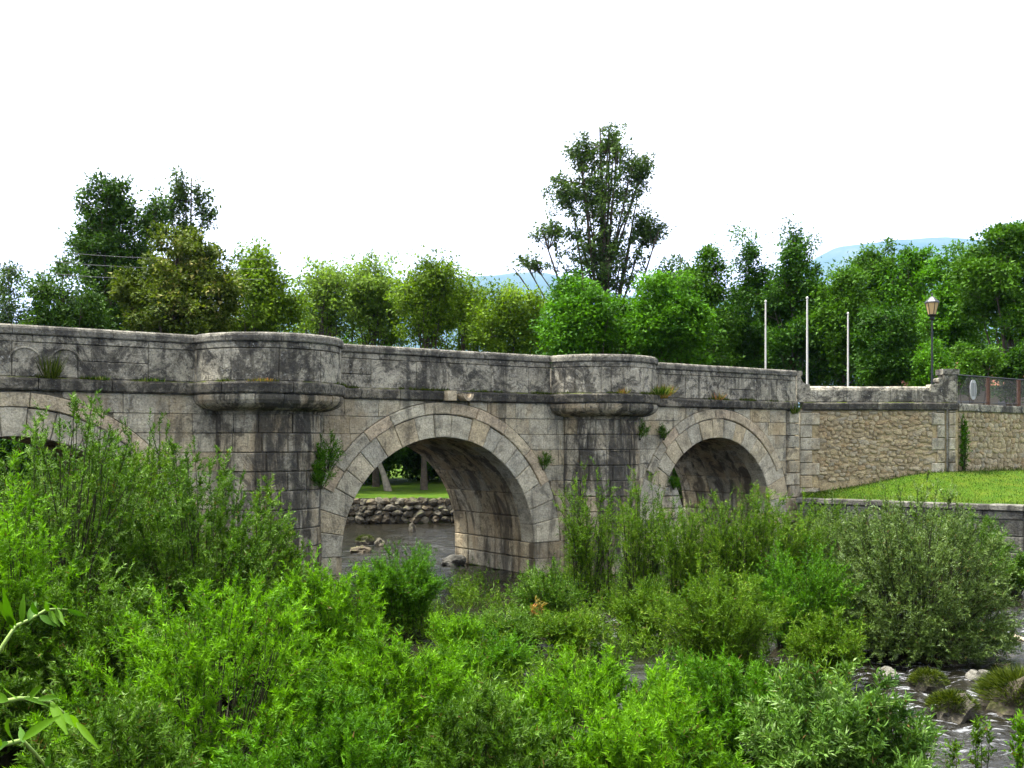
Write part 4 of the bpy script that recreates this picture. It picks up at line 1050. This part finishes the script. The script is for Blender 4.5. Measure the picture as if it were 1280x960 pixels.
# dark wood closing the view behind
k = 0
for px, top in ((60, 400), (160, 392), (250, 395), (690, 402), (770, 398), (850, 385), (930, 372), (1010, 365), (1090, 372), (1170, 380), (1250, 385), (1330, 370)):
    T_(px, 80+4*(k % 3), 62, top, 520, ['dark wood tree behind the tall left poplar', 'dark wood tree behind the olive chestnut', 'dark wood tree behind the yellow green tree', 'dark wood tree left of the bright maples', 'dark wood tree under the tall branching tree',
       'dark wood tree behind the second refuge maple', 'dark wood tree behind the leftmost flagpole', 'dark wood tree behind the tallest flagpole', 'dark wood tree left of the lamp post', 'dark wood tree behind the street lamp', 'dark wood tree behind the fence emblem', 'dark wood tree beyond the right edge'][k],
       'tr_deep', 'wood_tree', clumps=80, leaves=130, cr=1.5, ls=.3, group='dark wood behind the bridge'); k += 1
# trees seen through the middle arch: leaning pale trunk and low dark crowns
b = at(487, 612, 56)
tree('leaning_tree', 'leaning pale trunk on the grass seen through the middle arch', (b.x, b.y, float(ground_z(np.array([[b.x]]), np.array([[b.y]]))[0, 0])), 4.0, .16, [(-1.6, 0, 5.4, 3.6, 3, 2.4)], 90, 150, .8, .2, 'tr_deep', bark='bark_pale', lean=(-2.6, 0))
for px, Y, lab in ((430, 66, 'dark tree at the left of the view through the middle arch'), (530, 68, 'dark tree at the back of the view through the middle arch'), (600, 64, 'dark tree at the right of the view through the middle arch')):
    T_(px, Y, 75, 470, 596, lab, 'tr_deep', 'shade_tree', clumps=110, leaves=170, cr=1.1, ls=.24, tr=.13, group='dark trees seen through the middle arch')

for px, Y, hw, top, low, lab in ((385, 61, 50, 528, 602, 'dark thicket at the left of the view through the middle arch'), (455, 63, 50, 522, 603, 'dark thicket behind the leaning trunk through the middle arch'),
                                (535, 66, 55, 520, 600, 'dark thicket at the back of the view through the middle arch'), (615, 64, 55, 520, 600, 'dark thicket at the right of the view through the middle arch'),
                                (-60, 50.5, 75, 490, 625, 'dark thicket behind the left arch, outside the frame'), (45, 50.2, 70, 495, 625, 'dark thicket seen through the left arch'), (150, 51, 70, 500, 622, 'dark thicket behind the right side of the left arch'), (260, 52, 80, 505, 620, 'dark thicket hidden behind the big left pier'),
                                (820, 52, 80, 490, 620, 'dark thicket behind the right-hand arch')):
    T_(px, Y, hw, top, low, lab, 'tr_deep', 'thicket_bush', clumps=70, leaves=170, cr=.75, ls=.2, cat='bush', group='dark thickets beyond the arches')

# ------------------------------------------------------------------ boulder wall on the far bank
bw0, bw1 = at(395, 655, 48.0), at(640, 655, 48.6)
bd2 = Vector((bw1.x-bw0.x, bw1.y-bw0.y)); Lb = bd2.length
bwl = empty('boulder_wall', (bw0.x, bw0.y, 0), math.atan2(bd2.y, bd2.x)); tag(bwl, 'low wall of rounded boulders on the far bank seen through the middle arch', 'wall')
def rock_mesh(seed, sub=2, rough=.28):
    bm = bmesh.new(); bmesh.ops.create_icosphere(bm, subdivisions=sub, radius=.5)
    for v_ in bm.verts:
        if sub > 2: v_.co *= 1+.22*mnoise.fractal(v_.co*5+Vector((seed, seed, seed)), 1., 2., 4)
        q = mnoise.noise(v_.co*2.1+Vector((seed*3.7, seed, 0)))*rough+mnoise.noise(v_.co*5+Vector((seed, 0, seed)))*rough*.35
        v_.co *= 1+q
    me = bpy.data.meshes.new('rock'); bm.to_mesh(me); bm.free(); me.materials.append(M['boulder']); return me
rocks = [rock_mesh(i, 2, .6) for i in range(8)]
mk('wall_core', *box_v(0, Lb, .15, .8, -.5, .95), M['dark_stone'], bwl)
z = 0.02
for row in range(4):
    a = R(0, .2); h = R(.28, .36)
    while a < Lb:
        w = R(.22, .62)
        o = link('boulder', rocks[int(rng.integers(8))], None, bwl); o.location = (a+w/2, R(-.08, .06)+row*.05, z+h*.45+R(-.04, .04)); o.scale = (w*1.1, R(.4, .6), h*R(1.05, 1.35)); o.rotation_euler = (R(-.3, .3), R(-.3, .3), R(0, 6.3))
        a += w*.95
    z += h*.88

# rocks in the stream
def rock(px, py, w, h, lab, mossy=0, Y=None, seed=1, mat='boulder'):
    Y = Y or F*EYE/(py-HY); X = (px-CX)/F*Y; m = Y/F
    r = empty('stream_rock', (X, Y, 0)); tag(r, lab, 'rock', 'rocks in the stream')
    me = rock_mesh(20+seed, 3, .55); me.materials[0] = M[mat]
    o = link('stone', me, None, r); o.location = (0, 0, h*m*.10); o.scale = (w*m*1.05, w*m*.9, h*m*1.7); o.rotation_euler = (0, 0, seed*1.3)
    if mossy:
        n = mossy; a = rng.uniform(0, 2*np.pi, n); q = np.sqrt(rng.uniform(0, 1, n))
        bx, by = .5*w*m*q*np.cos(a), .45*w*m*q*np.sin(a)
        bz = h*m*(.25+.72*np.sqrt(np.clip(1-q*q, 0, 1)))
        D = unit(np.stack([np.cos(a)*q*1.6, np.sin(a)*q*1.6, np.full(n, .55)], -1)+rng.normal(0, .3, (n, 3)))
        L = .16*rng.uniform(.4, 1.2, n)*(w*m)/.8
        V = leaf_quads(np.stack([bx, by, bz], -1), D, L, np.full(n, .013), .2, 1.)
        link('moss', quad_mesh('moss', V, n, rng.uniform(0, 1, n)), M['moss_grass'], r)
rock(1190, 893, 52, 24, 'moss covered rock in the middle of the rapids', 2600, seed=1)
rock(1160, 862, 40, 22, 'dark mossy rock behind the rapids, below the round sallow', 1600, seed=2)
rock(1275, 888, 90, 42, 'large dark mossy rock at the right edge', 3500, seed=3)
rock(1225, 850, 30, 14, 'small wet black rock right of the rapids', 0, seed=4, mat='dark_stone')
rock(1262, 800, 34, 8, 'flat pinkish tan stone at the right edge', 0, seed=5, mat='rubble')
rock(452, 690, 26, 8, 'flat pinkish stone in the water under the middle arch', 0, seed=6)
rock(456, 680, 20, 10, 'grassy stone in the water under the middle arch', 700, seed=7)
rock(475, 682, 12, 8, 'small round stone beside the grassy stone', 0, seed=8)
rock(515, 664, 9, 11, 'pale small stone in the water under the middle arch', 0, seed=9)
rock(566, 706, 26, 12, 'black wet boulder at the foot of the arch vault', 0, seed=10, mat='dark_stone')
rock(700, 770, 26, 9, 'small brown stone in the shallows below the second pier', 0, seed=11)
rock(668, 782, 20, 8, 'flat grey stone in the shallows left of the white riffle', 0, seed=12)
rock(1110, 842, 26, 8, 'reddish stone in the shallows in front of the round sallow', 0, seed=13, mat='dark_stone')
rock(1240, 862, 18, 8, 'small wet stone touching the large mossy rock', 0, seed=14, mat='dark_stone')
rock(1150, 905, 16, 6, 'low stone in white water left of the moss covered rock', 0, seed=15, mat='dark_stone')
rock(372, 712, 40, 34, 'broken footing stone at the base of the big left pier', 0, Y=23.0, seed=16, mat='voussoir')

# ------------------------------------------------------------------ plants growing on the masonry
def wallplant(tt, dn, z, n, h, spread, mat, lab, lean=.6, nm='grass_tuft'):
    x, y = P(tt, dn)
    return grass_tuft(nm, lab, (x, y, z), n, h, spread, mat, 'plant', 'plants growing on the bridge masonry', lean, w=.02)
wallplant(4.55, -1.25, 5.15, 260, .42, .28, 'grass_dry', 'tuft of rusty green grass on the second refuge ledge')
wallplant(4.05, -1.68, 5.15, 180, .34, .24, 'grass', 'tuft of green grass beside the rusty grass on the second refuge')
wallplant(5.6, -.10, 5.14, 120, .32, .2, 'grass_dry', 'reddish tuft on the ledge right of the second refuge')
wallplant(8.1, -.10, 5.14, 90, .3, .16, 'grass_dry', 'yellowish tuft on the ledge over the right-hand arch')
wallplant(2.55, -1.82, 5.15, 60, .2, .16, 'grass_dry', 'small red stemmed plant on the front of the second refuge ledge')
wallplant(-12.05, -.11, 5.13, 110, .62, .14, 'moss_grass', 'dark tall tuft growing on the left parapet ledge', .3)
wallplant(-11.1, -.1, 5.15, 120, .12, .22, 'grass', 'low moss cushion on the left parapet ledge')
wallplant(-10.0, -.1, 5.15, 150, .12, .32, 'grass', 'bright moss patch on the ledge left of the big refuge')
wallplant(-8.0, -1.66, 5.15, 160, .10, .35, 'grass_dry', 'yellow moss strip on the big refuge ledge')
wallplant(11.9, -.12, 4.75, 160, .42, .12, 'grass', 'green fern tuft at the bridge end below the parapet', .4)
# hanging leafy plants rooted in the pier joints
def cling(tt, dn, z, rx, H, stems, mat, lab):
    x, y = P(tt, dn)
    shrub('wall_fern', lab, 'plant', (x, y, z), rx, rx, H, stems, 14, 9, .06, .02, mat, 'plants growing on the bridge masonry', tilt=1.3, twig_len=.22)
cling(-6.15, -1.02, 3.15, .42, .95, 26, 'lf_mid', 'leafy plant clinging to the right side of the big left pier')
cling(-6.35, -1.2, 2.75, .32, .6, 18, 'lf_mid', 'small fern below the leafy plant on the big left pier')
cling(3.85, -1.02, 3.9, .25, .55, 12, 'lf_olive', 'dark fern under the second refuge corbel')
cling(5.75, -.1, 3.9, .24, .4, 10, 'lf_olive', 'small fern on the hood of the right-hand arch')
cling(1.05, -.08, 3.05, .16, .5, 8, 'lf_olive', 'tiny fern in the joint right of the middle arch')
cling(6.2, -.06, 2.35, .2, .4, 10, 'lf_mid', 'small plant in the patched jamb of the right-hand arch')
# ivy strip beside the lamp pillar
shrub('ivy_strip', 'ivy strand beside the pillar on the boundary wall', 'plant', (W1.x+.60, W1.y+.22, 2.7), .10, .10, 2.1, 16, 18, 7, .06, .045, 'lf_mid', tilt=.7, twig_len=.16)

n = 16000; V_ = []
tt = rng.uniform(-16, 12, n); keep = np.array([mnoise.noise(Vector((q*1.3, 2.2, 0)))+.35*mnoise.noise(Vector((q*6, 7, 0))) for q in tt]) > .12
tt = tt[keep]; n = len(tt); yy = -rng.uniform(0, .11, n)
for tc in PIERS:
    m = np.abs(tt-tc) < TR; th = np.arccos(np.clip(-(tt[m]-tc)/TR, -1, 1)); rr = TR-yy[m]
    tt[m] = tc-rr*np.cos(th); yy[m] = -rr*np.sin(th)
Pm = np.stack([ca*tt-sa*yy, BY+sa*tt+ca*yy, np.full(n, 5.17)], -1)
Dm = unit(np.array([0, 0, .8])+rng.normal(0, .55, (n, 3)))
o = link('ledge_moss', tri_mesh('ledge_moss', leaf_tris(Pm, Dm, .07*rng.uniform(.3, 1.5, n)**1.5, np.full(n, .016), .3, 1.), n, rng.uniform(0, 1, n)), M['moss_grass']); tag(o, 'yellowish moss and small weeds along the string course ledge of the bridge', 'moss', None, 'stuff')

# grass at the wall foot and lawn edge
n = 26000
ii = rng.integers(0, NS, n); jj = rng.integers(0, NU, n); fu = rng.uniform(0, 1, (n, 1)); fv = rng.uniform(0, 1, (n, 1))
Pg = (LV[ii, jj]*(1-fu)+LV[ii+1, jj]*fu)*(1-fv)+(LV[ii, jj+1]*(1-fu)+LV[ii+1, jj+1]*fu)*fv
Dg = unit(np.array([0, 0, 1.])+rng.normal(0, .35, (n, 3)))
edge = np.where((jj < 1) | (jj > NU-3), rng.uniform(1., 4.2, n), 1.0)
o = link('lawn_grass', quad_mesh('lawn_grass', leaf_quads(Pg, Dg, .055*edge*rng.uniform(.5, 1.3, n), np.full(n, .016), .2, 1.), n, rng.uniform(0, 1, n)), M['grass']); tag(o, 'short bright grass of the lawn by the wing wall', 'grass', None, 'stuff')

# sprouting herbs in the bed and at the bottom right
def herb(px, py, Y, h, n, lab, mat='lf_bright', sp=.12):
    p = at(px, py, Y)
    shrub('leafy_herb', lab, 'plant', (p.x, p.y, max(p.z, -.05)), sp, sp, h, n, 8, 7, .07, .03, mat, 'herbs in the stream bed', tilt=.5, twig_len=.18)
herb(805, 800, 20.1, .9, 14, 'bright leafy herb beside the white riffle', 'lf_bright', .4)
herb(668, 800, 19.5, .8, 8, 'yellowish herb in the shallows below the middle arch', 'grass_dry', .3)
herb(1225, 985, 11.4, .85, 5, 'thin upright sprout in the water at bottom right', 'lf_fine', .25)
herb(1190, 1000, 11.0, .6, 4, 'short sprout in the water at bottom right', 'lf_fine', .2)
herb(1275, 990, 11.2, .9, 8, 'bright leafy sprout at the bottom right corner', 'lf_bright', .16)

n = 17000
Yb = rng.uniform(12.5, 28.5, n); pxb = rng.uniform(400, 1060, n); Xb = (pxb-CX)/F*Yb
gz = ground_z(Xb[None, :], Yb[None, :])[0]
dens = np.array([mnoise.noise(Vector((x*.7, y*.7, 3.))) for x, y in zip(Xb, Yb)])
ok = (gz > -.25)*(dens > -.25)+(dens > .12) > 0
Xb, Yb, gz = Xb[ok], Yb[ok], gz[ok]; n = len(Xb); kb = 11
hh = rng.uniform(.15, .7, n)*(1+.6*np.clip(dens[ok], 0, 1))
q = rng.uniform(0, 1, (n, kb)); ax_ = unit(np.stack([rng.normal(0, .25, n), rng.normal(0, .25, n), np.ones(n)], -1))
Pb = np.stack([Xb, Yb, np.maximum(gz, -.06)], -1)[:, None]+ax_[:, None]*(q*hh[:, None])[..., None]
Db = unit(rng.normal(0, .6, (n, kb, 3))+np.array([0, 0, .55])); K = n*kb
V = leaf_tris(Pb.reshape(K, 3), Db.reshape(K, 3), rng.uniform(.06, .16, K), rng.uniform(.014, .03, K), .4, 1.)
o = link('stream_bed_weeds', tri_mesh('stream_bed_weeds', V, K, np.repeat(rng.uniform(0, 1, n), kb)*.6+rng.uniform(0, .4, K)), M['lf_fine']); tag(o, 'mixed weeds and grasses covering the stream bed between the bushes', 'weeds', None, 'stuff')

# ------------------------------------------------------------------ elder shoots close to the camera at left
def leaf_blade(base, d, L, W, fold, droop, parent, mat, nrm=Vector((0, -.55, .83))):
    """pointed leaflet with midrib fold and droop"""
    d = d.normalized(); s = d.cross(nrm).normalized(); nn = s.cross(d).normalized()
    k = 6; V = []
    for i in range(k+1):
        u = i/k; w = W*.5*(math.sin(math.pi*min(1, u*.92+.08))**.75)*(1-u**4*.6) if 0 < i < k else .0015
        c = base+d*(L*u)+nn*(-droop*L*u*u)
        V += [c+s*w+nn*(fold*w), c, c-s*w+nn*(fold*w)]
    Fc = []
    for i in range(k):
        a = 3*i; Fc += [(a, a+1, a+4, a+3), (a+1, a+2, a+5, a+4)]
    o = mk('leaf', V, Fc, M[mat], parent, True)
    at2 = o.data.attributes.new('rnd', 'FLOAT', 'FACE'); v = R(.1, .95); at2.data.foreach_set('value', np.full(len(Fc), v, dtype=np.float32))
    return o
def shoot(label, pts_px, Y, leaves):
    """pts_px: stem points in photo rows; leaves: (px,py, tip px, tip py, width px)"""
    p0 = at(*pts_px[0], Y)
    root = empty('elder_shoot', p0); tag(root, label, 'plant', 'elder shoots close at the left edge')
    C = np.array([[list(at(x, y, Y+.02*i)-p0) for i, (x, y) in enumerate(pts_px)]])
    V, Q = tubes(C, np.linspace(.0045, .0016, len(pts_px))[None, :], 6); link('stem', idx_mesh('stem', V, Q), M['elder_stem'], root, True)
    for (x, y, x2, y2, w) in leaves:
        dy = R(-.05, .05)
        a = at(x, y, Y)-p0; b = at(x2, y2, Y+dy)-p0
        leaf_blade(a, b-a, (b-a).length*1.08, w*.72*Y/F, R(.2, .45), R(.02, .15), root, 'elder', Vector((R(-.3, .3), -.8, R(.3, .8))))
shoot('yellow green elder shoot with small leaflets at the left edge', [(-60, 860), (-20, 845), (8, 800), (20, 782), (36, 775), (58, 762), (72, 761), (84, 762)], 1.9,
      [(84, 762, 106, 770, 9), (70, 761, 62, 750, 11), (70, 761, 80, 779, 10), (62, 763, 55, 751, 12), (62, 764, 72, 780, 11), (78, 761, 77, 753, 9), (50, 769, 68, 781, 12), (36, 776, 44, 752, 13), (20, 782, -4, 752, 15), (16, 786, 4, 740, 14), (28, 778, 28, 745, 12), (-5, 830, -30, 790, 20), (46, 768, 40, 755, 12)])
shoot('arching elder shoot with long green leaflets at the lower left edge', [(-70, 900), (-10, 880), (25, 873), (48, 874), (64, 878), (78, 890), (95, 903)], 1.55,
      [(64, 878, 82, 914, 17), (30, 873, 60, 880, 12), (48, 874, 70, 872, 11), (84, 894, 98, 908, 16), (96, 903, 120, 932, 12), (22, 872, 4, 862, 20), (38, 873, 46, 860, 15), (10, 876, -12, 868, 18), (80, 892, 88, 904, 12)])
shoot('elder shoot with broad leaflets at the bottom left corner', [(-70, 945), (-10, 935), (28, 925), (42, 940), (58, 958), (70, 975)], 1.45,
      [(28, 925, 66, 896, 20), (18, 927, 4, 905, 26), (10, 929, -20, 945, 22), (30, 928, 24, 908, 12), (58, 958, 62, 944, 10), (2, 932, -25, 915, 22)])

# ------------------------------------------------------------------ overhead cables by the left poplars
for k, (y0, y1, lab) in enumerate(((292, 318, 'topmost of three thin overhead cables crossing the left trees'), (305, 330, 'middle of three thin overhead cables crossing the left trees'), (322, 343, 'lowest of three thin overhead cables crossing the left trees'))):
    A, B = at(-160, y0-12, 44), at(330, y1+6, 47)
    C = np.array([[list(A.lerp(B, s)+Vector((0, 0, -.5*math.sin(math.pi*s)))) for s in np.linspace(0, 1, 12)]])
    V, Q = tubes(C, np.full((1, 12), .011), 4); o = link('overhead_cable', idx_mesh('overhead_cable', V, Q), M['wire']); tag(o, lab, 'cable', 'overhead cables at left')

# ------------------------------------------------------------------ air between here and the hills
hz = NT('valley_air'); pv = hz.n('ShaderNodeVolumePrincipled'); pv.inputs['Color'].default_value = (0.30, 0.50, 1.0, 1)
pv.inputs['Density'].default_value = 0.000042; pv.inputs['Anisotropy'].default_value = 0.0
hz.l(pv.outputs[0], hz.out.inputs['Volume'])
o = mk('haze', *box_v(-20000, 20000, -20000, 20000, -300, 2700), hz.m); o['kind'] = 'stuff'; o['label'] = 'thin blue summer haze filling the valley air'; o['category'] = 'haze'
